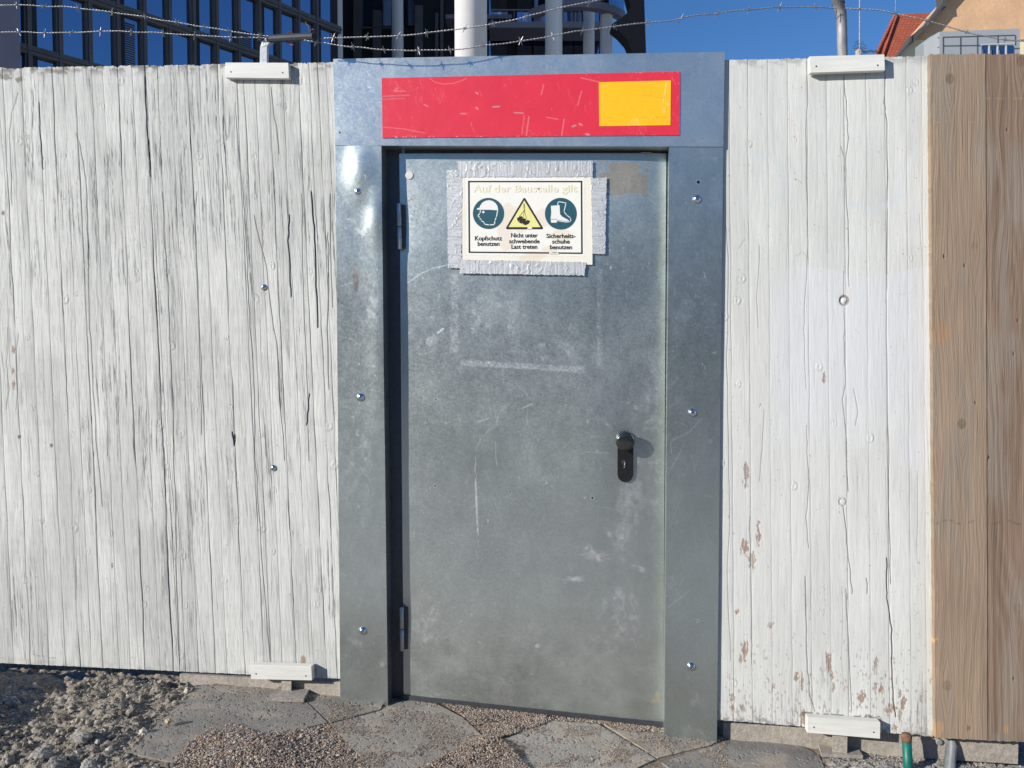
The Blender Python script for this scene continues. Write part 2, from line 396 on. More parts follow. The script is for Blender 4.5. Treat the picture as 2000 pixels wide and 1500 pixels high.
def fnL(px, py, u, v):
    d, c = painted(px, py, 0.047, lamL, cracksL, dict(knots=46, rand=130, end=1.0, low=0.35), 3, (0.635, 0.635, 0.59), wearL, yl, ylb)
    # older overpainted rectangles
    for (x0, y0, x1, y1, k) in [(275, 400, 330, 500, .05), (330, 690, 345, 900, .04), (70, 700, 118, 900, .05), (370, 600, 440, 700, .03), (560, 560, 600, 600, -.02), (0, 150, 640, 163, -.05)]:
        mk = (px > x0) & (px < x1) & (py > y0) & (py < y1); c[mk] *= 1-k
    for (x, y, rx, ry) in [(26, 683, 3, 7), (25, 725, 3, 6), (27, 752, 3, 8), (219, 1105, 2, 5), (592, 1290, 5, 9), (10, 150, 14, 6), (36, 155, 10, 5), (118, 140, 14, 5)]:
        c = mixc(c, (0.24, 0.13, 0.08) if y > 200 else (0.15, 0.13, 0.1), 0.75*blob(px, py, x, y, rx, ry, int(x), .7))
    for (x, y) in [(458, 853), (38, 853), (100, 870), (6, 416)]:
        c = mixc(c, (0.06, 0.05, 0.045), 0.8*blob(px, py, x, y, 3, 4, int(x), .6))
    c = mixc(c, (0.03, 0.03, 0.03), 0.6*seg(px, py, [(66, 1279), (90, 1283), (108, 1285)], .8)*(vn(px/2, py/2) > .35))
    ro = 0.62+0.2*vn(px/5, py/20, 4)
    n = (vn(px[0]/3.0, px[0]*0, 6)-0.5)*0.004
    dz = np.zeros_like(px); dz[0] = n-0.004*(vn(px[0]/9, px[0]*0, 8) > .8); dz[-1] = (vn(px[-1]/4, px[-1]*0, 7)-.5)*.003
    return d, c, ro, np.zeros_like(px), dz
def mkleft(name, label, x0t, x0b, x1t, x1b, nu):
    q = [(x0t, yl(x0t)), (x1t, yl(x1t)), (x1b, ylb(x1b)), (x0b, ylb(x0b))]
    ob = sheet(name, q, 0.0, nu, 460, fnL, 0.027, M['paint_wood'], FL_)
    return tag(ob, label)
FL_ = empty('wooden_fence', W(300, 1300, 0), 'weathered white painted plank fence left of the metal door, cracked and streaked grey', 'fence', 'wooden fence sections beside the door')
mkleft('panel', None, -150, -95, 283.2, 350.5, 600)
P2 = mkleft('panel', 'more deeply cracked panel next to the door', 284.0, 351.5, 664, 672, 560)

# ---- right white panel
def yr(x): return 117-0.0185*(x-1418)
def yrb(x): return 1406+0.082*(x-1400)
lamR = [(1424, .5), (1460, .35), (1499, .1), (1538, .3), (1576, .6), (1614, .15), (1648, .8), (1691, .2), (1728, .8), (1770, .3), (1800, .1)]
lamR = [(a, b*0.9) for a, b in lamR]
cracksR = [([(1576, 118), (1578, 200), (1574, 260), (1575, 330), (1577, 440), (1579, 480), (1572, 600), (1571, 640), (1575, 760)], .8),
           ([(1648, 150), (1654, 210), (1657, 270), (1652, 320), (1653, 380), (1657, 430), (1659, 560)], 1.0), ([(1642, 285), (1650, 310), (1650, 350)], .8),
           ([(1649, 600), (1650, 640), (1649, 680), (1653, 740), (1646, 780), (1653, 860), (1657, 960)], 1.1), ([(1648, 990), (1655, 1060), (1661, 1120), (1665, 1160)], 1.1),
           ([(1729, 150), (1728, 200), (1733, 240), (1734, 375), (1733, 560), (1731, 620), (1734, 760), (1736, 900), (1737, 1010), (1740, 1140)], 1.2),
           ([(1732, 1090), (1733, 1150), (1734, 1170), (1742, 1230), (1742, 1290), (1746, 1370), (1750, 1400)], 1.8),
           ([(1669, 760), (1676, 800), (1672, 830)], .9), ([(1572, 1125), (1575, 1230), (1578, 1310), (1583, 1360), (1592, 1390)], 1.1),
           ([(1652, 1150), (1656, 1220), (1660, 1290), (1664, 1390)], 1.0), ([(1484, 480), (1478, 580), (1481, 640)], .6), ([(1418, 440), (1423, 500), (1420, 700), (1424, 900), (1426, 1000), (1420, 1150), (1428, 1290)], .7),
           ([(1465, 1010), (1466, 1100), (1468, 1220), (1469, 1300)], .9), ([(1493, 800), (1490, 860), (1484, 940)], .6), ([(1648, 530), (1648, 580)], .9),
           ([(1693, 1130), (1694, 1160)], 1.2), ([(1576, 830), (1578, 900), (1581, 940), (1575, 1010), (1580, 1070)], .8), ([(1553, 350), (1560, 352), (1566, 358)], .5), ([(1442, 485), (1458, 465)], .5), ([(1555, 500), (1568, 492), (1580, 505)], .4)]
def wearR(px, py): return -0.30+0.17*sm(1000, 1400, py)+0.05*np.exp(-((px-1620)/60.0)**2-((py-740)/60.0)**2)
peels = [(1458, 925, 5, 22), (1482, 1045, 4, 20), (1455, 1075, 6, 17), (1470, 1095, 6, 16), (1610, 738, 3, 11), (1455, 1268, 5, 20), (1448, 1290, 4, 10), (1620, 1298, 5, 24), (1626, 1320, 3, 8), (1629, 1343, 3, 9),
         (1567, 1331, 3, 14), (1556, 1322, 5, 7), (1711, 1300, 4, 15), (1710, 1345, 3, 9), (1721, 1347, 3, 10), (1759, 1355, 4, 9), (1765, 1374, 5, 12), (1740, 1387, 8, 9), (1758, 1398, 4, 8), (1684, 1364, 8, 12),
         (1748, 1421, 4, 8), (1730, 1320, 2, 4), (1484, 790, 1.5, 3), (1430, 1362, 5, 7), (1505, 1220, 6, 5), (1512, 1340, 3, 5), (1440, 1195, 3, 5), (1800, 1362, 3, 9), (1570, 1400, 6, 13), (1431, 1385, 3, 6), (1452, 1385, 5, 6)]
def fnR(px, py, u, v):
    d, c = painted(px, py, 0.008, lamR, cracksR, dict(fine=.3, knots=18, rand=50, end=0.5, low=0.9), 8, (0.645, 0.645, 0.60), wearR, yr, yrb)
    # painted-over graffiti ghosts
    for k, (pts, wd, col) in enumerate([([(1455, 292), (1462, 300), (1480, 308), (1510, 312), (1530, 330), (1532, 360), (1520, 385), (1508, 395)], 5, (0.66, 0.70, 0.69)), ([(1540, 220), (1548, 250), (1565, 285)], 4, (0.76, 0.70, 0.64)),
                        ([(1660, 395), (1690, 410), (1735, 400), (1760, 380)], 6, (0.68, 0.71, 0.71)), ([(1790, 290), (1770, 340), (1750, 380)], 5, (0.70, 0.72, 0.71)), ([(1590, 480), (1610, 500), (1640, 503), (1665, 490)], 3, (0.66, 0.70, 0.70))]):
        c = mixc(c, tuple(q*.86 for q in col), 0.5*seg(px, py, pts, wd, None, 2.5))
    gh = sm(1490, 1530, px)*(1-sm(1810, 1830, px))*sm(528, 532, py+10*np.sin(px/40))*(1-sm(760, 930, py+60*(vn(px/50, py/60, 5)-.5)))
    gh *= np.clip(sm(530, 640, py+0.55*(px-1500))+0.35, 0, 1)
    c = mixc(c, (0.66, 0.655, 0.68), 0.38*gh)
    c = mixc(c, (0.64, 0.64, 0.67), 0.4*blob(px, py, 1790, 880, 28, 40, 3, .4, .5))
    for k, (x, y, rx, ry) in enumerate(peels):
        mk = np.clip(1.6*blob(px+3*(vn(px/3, py/5, k)-.5), py, x, y, rx*.95, ry*.95, 40+k, 1.15, .12)*(.35+sm(.3,.5,fbm(px/3.2, py/7, 90+k, 3))), 0, 1)
        c = mixc(c, (0.30, 0.185, 0.13) if k % 3 else (0.33, 0.27, 0.22), 0.85*mk); d = d-0.0012*mk
    fl = sm(0.73, 0.78, fbm(px/3.5, py/8, 77, 3)+0.16*sm(1150, 1430, py)-0.08)*sm(1000, 1350, py)
    c = mixc(c, (0.30, 0.25, 0.21), 0.7*fl)
    # knot with a bore, and a filled plug
    dd = np.hypot(px-1649, py-587)
    c = mixc(c, (0.10, 0.06, 0.03), 0.9*np.clip(1-np.abs(dd-8.5)/3.2, 0, 1)); c = mixc(c, (0.68, 0.67, 0.6), (dd < 4.5)*0.9); d = d-0.006*np.clip(1-np.abs(dd-7)/3.5, 0, 1)
    dd = np.hypot(px-1646, py-980); rg = np.clip(1-np.abs(dd-7)/1.6, 0, 1)
    c = mixc(c, (0.12, 0.11, 0.10), 0.85*rg); d = d-0.003*rg
    # bare damp band behind the clamp board
    c = mixc(c, (0.13, 0.12, 0.10), 0.8*(np.abs(py-(1396+0.06*(px-1580))) < 5)*(px > 1566)*(px < 1722)*(fbm(px/5, py/3, 9, 2) > .45))
    dz = np.zeros_like(px); dz[0] = (vn(px[0]/3.0, px[0]*0, 6)-0.5)*0.004; dz[-1] = (vn(px[-1]/4, px[-1]*0, 7)-.5)*.004
    return d, c, 0.58+0.2*vn(px/5, py/20, 4), np.zeros_like(px), dz
FR_ = empty('wooden_fence', W(1610, 1420, 0), 'smoother white painted plank fence right of the metal door, peeling red brown near its foot', 'fence', 'wooden fence sections beside the door')
PR = sheet('panel', [(1406, yr(1406)), (1812, yr(1812)), (1822, yrb(1822)-2), (1396, yrb(1396))], 0.0, 460, 500, fnR, 0.027, M['paint_wood'], FR_)

# ---- bare brown boards
def brown_fn(seed, knots, kind):
    def fn(px, py, u, v):
        sx = px-0.006*(py-130); wp = np.zeros_like(px); knot = np.zeros_like(px)
        for (kx, ky, r, op) in knots:
            dx = px-kx; dy = (py-ky); s = np.exp(-(dx/(r*2.6))**2-(dy/(r*7))**2)
            wp += -np.sign(dx)*r*2.6*s*np.exp(-np.abs(dx)/(r*4))
            dd = np.hypot(dx, dy*0.85); knot = np.maximum(knot, op*((.55+.45*sm(.3,.6,fbm(px/4, py/4, seed+7, 3)))*(1-sm(r*0.88, r*1.0, dd))))
            knot = np.maximum(knot, op*0.9*np.exp(-((dd-r*1.02)/1.1)**2))
        q = sx+wp*1.5+(fbm(sx/60, py/260, seed, 3)-.5)*30
        rings = 0.5+0.5*np.sin(q/2.5+4*fbm(sx/50, py/400, seed+2, 2))
        if kind == 1:
            # flame grain
            q2 = np.hypot((px-1975)/22, (py-620)/160); fl = 0.5+0.5*np.sin(q2*13)
            k2 = np.exp(-((px-1975)/34)**2-((py-600)/190)**2); rings = rings*(1-k2)+fl*k2
            q3 = (px-1985)*0.55+np.maximum(0, 1290-py)*0.16; k3 = np.exp(-((px-1975)/30)**2-((py-1180)/120)**2)
            rings = rings*(1-k3)+(0.5+0.5*np.sin(q3/2.2))*k3
            rz = sm(1935, 1945, px)*(1-sm(1955, 1975, px)); 
        else: rz = 0.0*px
        fine = fbm(q/1.6, py/70, seed+3, 3); big = fbm(sx/45, py/170, seed+4, 4)
        amt = (0.15 if kind == 1 else 0.07)+0.20*rz*sm(.4, .7, fbm(px/20, py/300, 6, 2)+.2)
        c = np.ones(px.shape+(3,))*np.array((0.30, 0.22, 0.155) if kind == 0 else (0.24, 0.168, 0.12))
        c *= (1-amt*rings*(0.4+fine)+0.30*(big-0.5)+0.12*(fine-.5))[..., None]
        grey = sm(0.45, 0.7, fbm(sx/30, py/120, seed+6, 3)); c = mixc(c, (0.255, 0.215, 0.172), 0.6*grey)
        c = mixc(c, (0.40, 0.20, 0.08), 0.32*blob(px, py, 1838, 650, 18, 20, 5, .25, .4) if kind == 0 else 0*px)
        c = mixc(c, (0.08, 0.06, 0.045), 0.55*np.clip(1-np.abs(py-(1020+4*np.sin(px/9.)))/2.5, 0, 1)*sm(.35, .6, vn(px/7, py/9, 8)))
        c = mixc(c, (0.13, 0.085, 0.055), 0.72*knot)
        c = mixc(c, (0.40, 0.25, 0.10), 0.6*np.clip(1-np.abs(py-(238 if kind == 0 else 193+0*px))/2.0, 0, 1)*sm(.4, .6, vn(px/9, py/5, 18)))
        if kind == 0:
            edge = (1-sm(1822, 1832, px-0.007*(py-130)))*sm(.35, .55, vn(px/3, py/14, 3)); c = mixc(c, (0.46, 0.33, 0.19), 0.15*edge)
            c = mixc(c, (0.55, 0.33, 0.13), 0.4*blob(px, py, 1833, 1425, 9, 18, 4, .5)); c = mixc(c, (0.60, 0.36, 0.15), 0.9*seg(px, py, [(1823, 1262), (1826, 1250), (1831, 1247)], 1.2))
        else:
            c = mixc(c, (0.38, 0.22, 0.1), 0.7*blob(px, py, 1965, 1425, 5, 9, 4, .3))
        cr = np.zeros_like(px)
        for i in range(26):
            r = random.Random(seed*77+i); x0 = r.uniform(px.min(), px.max()); y0 = r.uniform(100, 1400); seg(px, py, wander(x0, y0, y0+r.uniform(15, 140), .006, i+seed, 3), .15, cr, .6, r.uniform(.2, .6))
        for (x, y) in ([(1844, 500), (1884, 518), (1905, 786)] if kind == 0 else [(1932, 893), (1980, 690), (1967, 252), (1980, 1325), (1988, 625)]): seg(px, py, [(x, y), (x+.5, y+2)], 1.6, cr, .8, .95)
        if kind == 1: seg(px, py, [(1968, 150), (1968, 215)], .5, cr, .7, .7); seg(px, py, [(1930, 893), (1929, 915)], .5, cr, .7, .6)
        c = mixc(c, (0.05, 0.035, 0.025), 0.85*cr)
        seam = np.clip(1-np.abs(u-(1 if kind == 0 else 0))*nuB[kind]/1.5, 0, 1)
        c = mixc(c, (0.10, 0.075, 0.05), 0.7*seam)
        d = (fine-.5)*0.0016-0.0009*rings*amt*3-0.004*cr-0.0015*knot+(big-.5)*0.002
        dz = np.zeros_like(px); dz[0] = (vn(px[0]/6.0, px[0]*0, 6)-0.5)*0.006; dz[-1] = (vn(px[-1]/7, px[-1]*0, 7)-.5)*.005
        dx = np.zeros_like(px); 
        if kind == 0: dx[:, 0] = (vn(py[:, 0]/9, py[:, 0]*0, 3)-.5)*.0022
        return d, c, 0.62+0.2*fine, dx, dz
    return fn
nuB = [150, 420]
FB_ = empty('board_fence', W(1940, 1440, 0), 'bare unpainted brown board fence at the right edge of the picture', 'fence')
B0 = sheet('board', [(1816.5, 106), (1925, 105), (1929, 1446), (1827, 1441)], -0.024, nuB[0], 480, brown_fn(5, [(1857, 154, 7.5, .8), (1880, 828, 7.5, .8), (1851, 1340, 7.5, .6), (1893, 1423, 3, .9), (1905, 480, 6, .3)], 0), 0.024, M['brown_wood'], FB_); tag(B0, 'board with round knots and a pale splintered edge')
B1 = sheet('board', [(1926.2, 106), (2230, 103), (2240, 1457), (1930.2, 1447)], -0.023, nuB[1], 480, brown_fn(6, [(1996, 120, 8, .9), (1990, 1190, 8, .3)], 1), 0.024, M['brown_wood'], FB_); tag(B1, 'board with flame shaped grain and a small black knot hole')

# ================================================================== METAL DOOR
door = empty('metal_door', W(1000, 1400, 0.0), 'galvanised steel site door in a wide riveted metal surround set into the white fence', 'door')
YP = -0.010; YD = 0.045
def scratches(px, py, n, box_, seed, wmax=.7, ang=None, lmax=60):
    o = np.zeros_like(px)
    for i in range(n):
        r = random.Random(seed*1000+i); x = r.uniform(box_[0], box_[2]); y = r.uniform(box_[1], box_[3]); a = (r.uniform(0, 3.14) if ang is None else ang+r.gauss(0, .35)); L = r.uniform(4, lmax)*r.random()
        x1 = x+L*math.cos(a); y1 = y+L*math.sin(a); xm = (x+x1)/2+r.uniform(-.1, .1)*L; ym = (y+y1)/2+r.uniform(-.1, .1)*L
        seg(px, py, [(x, y), (xm, ym), (x1, y1)], r.uniform(.05, wmax), o, .7, r.uniform(.15, .8))
    return o
def zinc(px, py, seed, ns, box_, base=(0.50, 0.545, 0.52)):
    c = np.ones(px.shape+(3,))*np.array(base)
    big = fbm(px/170, py/210, seed, 5); med = fbm(px/36, py/44, seed+1, 4); sp = vn(px/2.2, py/2.2, seed+2)
    c *= (1+0.26*(big-.5)+0.10*(med-.5)+0.05*(sp-.5))[..., None]
    ro = 0.335+0.06*(big-.5)+0.07*(fbm(px/14, py/22, seed+3, 4)-.5)+.09*(fbm(px/3.2, py/3.2, seed+33, 2)-.5)
    s = scratches(px, py, ns, box_, seed)
    sp2 = sm(.93, .97, vn(px/4.5, py/4.5, seed+8))*sm(.42, .55, fbm(px/60, py/60, seed+9, 2))*.7; sp2 = np.maximum(sp2, .55*sm(.95, .98, vn(px/2.6, py/2.6, seed+18))*sm(.4, .6, fbm(px/90, py/90, seed+19, 2)))
    k = np.maximum(s*.65, sp2)
    c = mixc(c, (0.74, 0.75, 0.74), k*.62); ro = ro+0.15*k
    return c, ro, big
def smear(px, py, cx, cy, rx, ry, ang, seed, k):
    ca, sa = math.cos(ang), math.sin(ang); a = (px-cx)*ca+(py-cy)*sa; b = -(px-cx)*sa+(py-cy)*ca
    st = sm(.42, .72, fbm(a/(rx*.7), b/2.6, seed, 3)); cl = sm(.40, .72, fbm(px/9+seed, py/12, seed+3, 4)); m_ = 1-sm(.15, 1.05, np.hypot(a/rx, b/ry)+.9*(fbm(px/13, py/13, seed+1, 3)-.5))
    return min(1, k*1.25)*m_*np.clip(.12+.65*cl+.45*st*cl+.12*st, 0, 1)
def rect(px, py, x0, y0, x1, y1, soft=2): return sm(x0-soft, x0+soft, px)*(1-sm(x1-soft, x1+soft, px))*sm(y0-soft, y0+soft, py)*(1-sm(y1-soft, y1+soft, py))
def fnHead(px, py, u, v):
    c, ro, big = zinc(px, py, 21, 110, (650, 100, 1415, 285), (0.58, 0.615, 0.595))
    k = np.zeros_like(px)
    for pts, wd in [([(706, 203), (690, 235), (682, 255)], 1.2), ([(662, 200), (675, 170)], .8), ([(700, 185), (712, 193), (745, 193)], .6), ([(650, 160), (700, 140), (745, 122)], .1), ([(690, 205), (705, 197), (745, 200)], .4)]: seg(px, py, pts, wd, k, .9, .7)
    k = np.maximum(k, scratches(px, py, 40, (1050, 105, 1410, 140), 4, .6, 1.5, 18))
    c = mixc(c, (0.75, 0.76, 0.76), .7*k)
    c = mixc(c, (0.03, .03, .03), (np.hypot(px-664, py-259) < 1.8)*1.0)
    return 0.0009*(big-.5)+0.0015*(fbm(px/120, py/90, 3, 2)-.5), c, ro
sheet('header_panel', [(650.5, 115), (1415.5, 101), (1412.5, 286.5), (654.5, 284)], YP-0.003, 480, 130, fnHead, 0.06, M['zinc'], door)
M['zinc'].node_tree.nodes['Principled BSDF'].inputs['Anisotropic'].default_value = 0.0
def fnJL(px, py, u, v):
    c, ro, big = zinc(px, py, 31, 150, (655, 285, 760, 1375))
    k = np.zeros_like(px)
    for a in [(700, 1260, 22, 16, 1.2, 5, .5), (742, 1300, 20, 12, -.7, 6, .7), (676, 1280, 4, 3, 0, 7, .9), (690, 1262, 5, 3, 0, 8, .9), (703, 440, 30, 25, 1, 9, .4), (725, 600, 16, 60, 0, 3, .35), (700, 900, 25, 90, .3, 12, .3), (730, 370, 14, 9, .2, 44, .6)]: k = np.maximum(k, smear(px, py, *a))
    seg(px, py, [(690, 985), (712, 988)], .4, k, .7, .7); seg(px, py, [(670, 770), (700, 765), (725, 762), (755, 768)], .3, k, .7, .5); seg(px, py, [(665, 790), (690, 800)], .3, k, .7, .5)
    c = mixc(c, (0.70, 0.72, 0.71), k)
    c = mixc(c, (0.28, 0.15, 0.10), .45*blob(px, py, 694, 545, 6, 24, 4, .9, .5)+.25*blob(px, py, 715, 540, 5, 12, 7, .9, .5))
    dent = 0.0085*np.exp(-((px-704)/26.0)**2-((py-335)/50.0)**2)+.006*np.exp(-((px-735)/20.0)**2-((py-420)/60.0)**2)+.004*np.exp(-((px-745)/26.0)**2-((py-700)/160.0)**2)
    return 0.002*(big-.5)+dent+0.0018*(fbm(px/60, py/160, 5, 2)-.5), c, ro+.12*k
sheet('jamb_cover', [(655, 284.5), (745, 285), (757.5, 1378), (664.5, 1366.5)], YP, 110, 560, fnJL, 0.075, M['zinc'], door)
def fnJR(px, py, u, v):
    c, ro, big = zinc(px, py, 41, 240, (1300, 285, 1412, 1450), (0.47, 0.525, 0.505))
    k = scratches(px, py, 70, (1303, 800, 1335, 1250), 9, .6, 2.2, 40)
    for a in [(1365, 1370, 34, 18, .9, 15, .6), (1310, 860, 8, 12, 1.3, 16, .5), (1350, 1430, 40, 14, 0, 17, .3), (1330, 620, 22, 60, .2, 18, .3)]: k = np.maximum(k, smear(px, py, *a))
    for pts, wd in [([(1370, 817), (1352, 838), (1340, 848), (1316, 858), (1310, 865), (1311, 885)], .7), ([(1304, 1187), (1349, 1152)], .8), ([(1330, 880), (1303, 930)], .5), ([(1303, 855), (1310, 845)], .6), ([(1376, 968), (1391, 970)], .7), ([(1303, 1146), (1316, 1134)], .5), ([(1306, 1150), (1320, 1139)], .5)]: seg(px, py, pts, wd, k, .8, .8)
    c = mixc(c, (0.70, 0.72, 0.71), .85*k)
    dd = np.hypot(px-1364, py-356); c = mixc(c, (0.7, .7, .7), np.clip(1-np.abs(dd-4.6)/1.3, 0, 1)); c = mixc(c, (0.05, .03, .02), (dd < 3)*1.0)
    for (x, y) in [(1397, 310), (1394, 350), (1388, 862), (1363, 1212)]:
        dd = np.hypot(px-x, py-y); c = mixc(c, (0.75, .75, .75), .8*np.clip(1-np.abs(dd-3)/1.5, 0, 1))
    return 0.002*(big-.5)+0.0018*(fbm(px/60, py/160, 8, 2)-.5), c, ro+.12*k
sheet('jamb_cover', [(1307, 286), (1412.5, 285.5), (1400, 1450.5), (1297.5, 1440)], YP, 120, 600, fnJR, 0.075, M['zinc'], door)
# door rebate frame, the shade of the reveal put into its zinc colour
pxprism('frame_post', [(744, 288), (783, 288), (792, 1372), (756, 1374)], YD+0.012, 0.05, M['zinc_shade'], door)
pxprism('frame_post', [(1290, 288), (1330, 288), (1330, 1440), (1287, 1436)], YD+0.022, 0.045, M['zinc_shade'], door)
pxprism('frame_head', [(790, 284), (1290, 284), (1290, 302), (790, 302)], YD+0.012, 0.05, M['zinc_shade'], door)
pxprism('threshold', [(786, 1357), (1298, 1412), (1298, 1423), (786, 1366)], YD-0.004, 0.07, M['zinc_shade'], door)
def fnDoor(px, py, u, v):
    c, ro, big = zinc(px, py, 51, 420, (790, 310, 1300, 1400), (0.53, 0.575, 0.54))
    k = np.zeros_like(px)
    # adhesive ghosts of older signs
    g = np.maximum.reduce([.55*rect(px, py, 879, 535, 896, 688, 3), .45*rect(px, py, 1166, 525, 1176, 712, 1.5), .35*rect(px, py, 992, 586, 1016, 690, 2)])
    yb = 703+(px-900)*0.052; g = np.maximum(g, .85*sm(897, 902, px)*(1-sm(1140, 1150, px))*sm(-1.5, 1.5, py-yb)*(1-sm(8, 12, py-yb-(px-900)*.012)))
    g *= .35+.9*sm(.3, .75, vn(px/2.6, py/2.6, 3))
    k = np.maximum(k, g*.5)
    ln = seg(px, py, [(928, 893), (929, 935), (930, 975), (932, 1015), (933, 1040), (932, 1090)], 1.5, None, 1.2)*sm(.30, .55, vn(px/1.6, py/7, 91)*.6+.4*np.exp(-((py-975)/60.)**2)); k = np.maximum(k, ln)
    for a in [(1180, 830, 34, 13, .75, 1, .5), (1220, 985, 16, 34, 0, 2, .55), (1215, 1040, 24, 36, .3, 3, .5), (1160, 1085, 42, 15, .6, 4, .7), (1122, 1131, 24, 7, -.3, 5, 1.0), (1215, 1170, 40, 50, .9, 6, .5), (1210, 1230, 60, 70, 1.1, 7, .4), (1050, 1262, 7, 5, 0, 8, 1.0),
              (1250, 1110, 30, 8, .4, 9, .6), (1190, 1040, 16, 10, .9, 10, .7), (1060, 690, 30, 26, 1.2, 11, .45), (1110, 690, 40, 20, 1, 12, .4), (1240, 960, 40, 200, .1, 13, .38), (845, 660, 18, 40, 1, 16, .35), (950, 610, 60, 50, -.8, 17, .28), (1275, 850, 22, 260, 0, 18, .35), (835, 1220, 30, 70, .3, 19, .45)]:
        k = np.maximum(k, smear(px, py, *a))
    for pts, wd, s in [([(797, 552), (820, 535), (845, 524), (875, 517)], .7, .8), ([(855, 650), (866, 642)], 1.6, 1), ([(968, 862), (968, 890), (971, 910)], .5, .8), ([(932, 824), (955, 817)], .7, .8), ([(1020, 797), (1040, 789)], .9, .9),
                       ([(928, 880), (940, 855), (955, 840), (967, 832), (978, 802), (1000, 785)], .4, .6), ([(980, 688), (983, 750)], .3, .5), ([(1193, 525), (1193, 521)], 1.2, 1), ([(1142, 820), (1158, 818)], .4, .5), ([(1140, 882), (1190, 885)], .5, .6), ([(945, 918), (958, 940)], .3, .5), ([(1168, 990), (1196, 992)], .5, .5), ([(1260, 826), (1275, 818)], 1.0, .7),
                       ([(885, 560), (880, 620), (884, 680)], .4, .3), ([(1215, 1165), (1222, 1205)], 1.2, .5), ([(1228, 1165), (1240, 1195)], 1.2, .5), ([(1060, 600), (1100, 640)], .5, .3)]: seg(px, py, pts, wd, k, .9, s)
    for i in range(34):
        r = random.Random(i+70); cx = r.uniform(840, 1290); cy = r.uniform(560, 1390); R_ = r.uniform(20, 110); a0 = r.uniform(0, 6.3); a1 = a0+r.uniform(.4, 1.3)
        seg(px, py, [(cx+R_*math.cos(a0+(a1-a0)*t/7), cy+R_*math.sin(a0+(a1-a0)*t/7)) for t in range(8)], .1, k, .8, r.uniform(.12, .32))
    c = mixc(c, (0.78, 0.79, 0.77), np.clip(k, 0, 1)*.95)
    c = mixc(c, (0.52, 0.51, 0.44), .45*smear(px, py, 1268, 900, 26, 150, 0, 33, 1)+.25*rect(px, py, 1280, 330, 1303, 1400, 6)*sm(.35, .6, fbm(px/20, py/50, 5, 3)))
    du = sm(1080, 1400, py)*sm(.30, .70, fbm(px/38, py/30, 71, 5))*.42+.18*sm(.5, .75, fbm(px/70, py/60, 72, 5)); c = mixc(c, (0.60, 0.61, 0.59), du); ro = ro+.15*du+.05*(vn(px/2.4, py/2.4, 73)-.5)+.03
    # brown paper residue, top right
    pr = rect(px, py, 1172, 317, 1266, 382, 1.5)*(1-sm(.66, .69, fbm(px/19, py/13, 6, 3)+.22*np.exp(-((px-1180)/18)**2-((py-326)/12)**2)))
    c = mixc(c, (0.40, 0.36, 0.29), .9*pr)
    for (x, y, r_, col) in [(850, 949, 3, 1), (1157, 972, 3.4, 1), (1242, 796, 3.5, 2), (996, 960, 2.5, 1), (851, 780, 2.5, 1), (1142, 972, 1, 2)]:
        dd = np.hypot(px-x, py-y); c = mixc(c, (0.8, .8, .78), .9*np.clip(1-np.abs(dd-r_)/1.3, 0, 1)+(0 if col == 1 else .8*(dd < r_)))
        if col == 1: c = mixc(c, (0.03, .03, .03), (dd < r_*.55)*1.0)
    c = mixc(c, (0.75, 0.68, 0.5), .85*np.maximum(blob(px, py, 1284, 1360, 5, 9, 3, .5), blob(px, py, 1281, 1370, 9, 4, 5, .5)))
    c = mixc(c, (0.05, .05, .05), .6*(vn(px/2.1, py/2.1, 12) > .8)*rect(px, py, 797, 386, 815, 440, 4))
    for (x, y, rx, ry, a_) in [(1222, 985, 12, 30, .5), (1160, 1085, 26, 8, .6), (1215, 1045, 14, 24, .45), (1122, 1131, 20, 4, .9)]: c = mixc(c, (0.82, .83, .81), a_*blob(px, py, x, y, rx, ry, int(x), 1.0, .45)*(.4+.6*vn(px/3, py/3, 4)))
    k = np.clip(k, 0, 1)
    met = 0.001*(fbm(px/150, py/260, 9, 3)-.5)*3
    met = met-np.exp(-(px-785)/26.0)*(.001+.006*np.exp(-((py-440)/60.)**2)+.006*np.exp(-((py-1215)/45.)**2)+.002*np.exp(-((py-340)/50.)**2))
    met = met+.006*np.exp(-((px-1160)/60.)**2-((py-900)/160.)**2)-.008*np.exp((px-1300)/34.)
    return met, c, np.clip(ro+.15*k+.12*pr, .2, .9)
leaf = sheet('door_leaf', [(779.5, 300), (1301.5, 299), (1295.5, 1413), (788.5, 1357.5)], YD, 420, 900, fnDoor, 0.04, M['zinc'], door)
# hinges
for (x0, y0, x1, y1) in [(779, 397, 781, 487), (784.5, 1185, 785.5, 1271)]:
    bm = bmesh.new(); a = W(x0, y0, YD-0.010); b = W(x1, y1, YD-0.010); mid = a.lerp(b, .505); md2 = a.lerp(b, .495)
    for p, q in ((a, md2), (mid, b)):
        d = (q-p).normalized(); tube(bm, [p, p+d*.003, q-d*.002, q], [.006, .0085, .0085, .0075], 16)
    h = bm_obj('hinge', bm, M['zinc_plain'], door, True)
    bm = bmesh.new(); box(bm, (a.x, YD-.0035, b.z+.004), (a.x+.020, YD-.0005, a.z-.004)); bm_obj('hinge_leaf', bm, M['zinc_shade'], h)
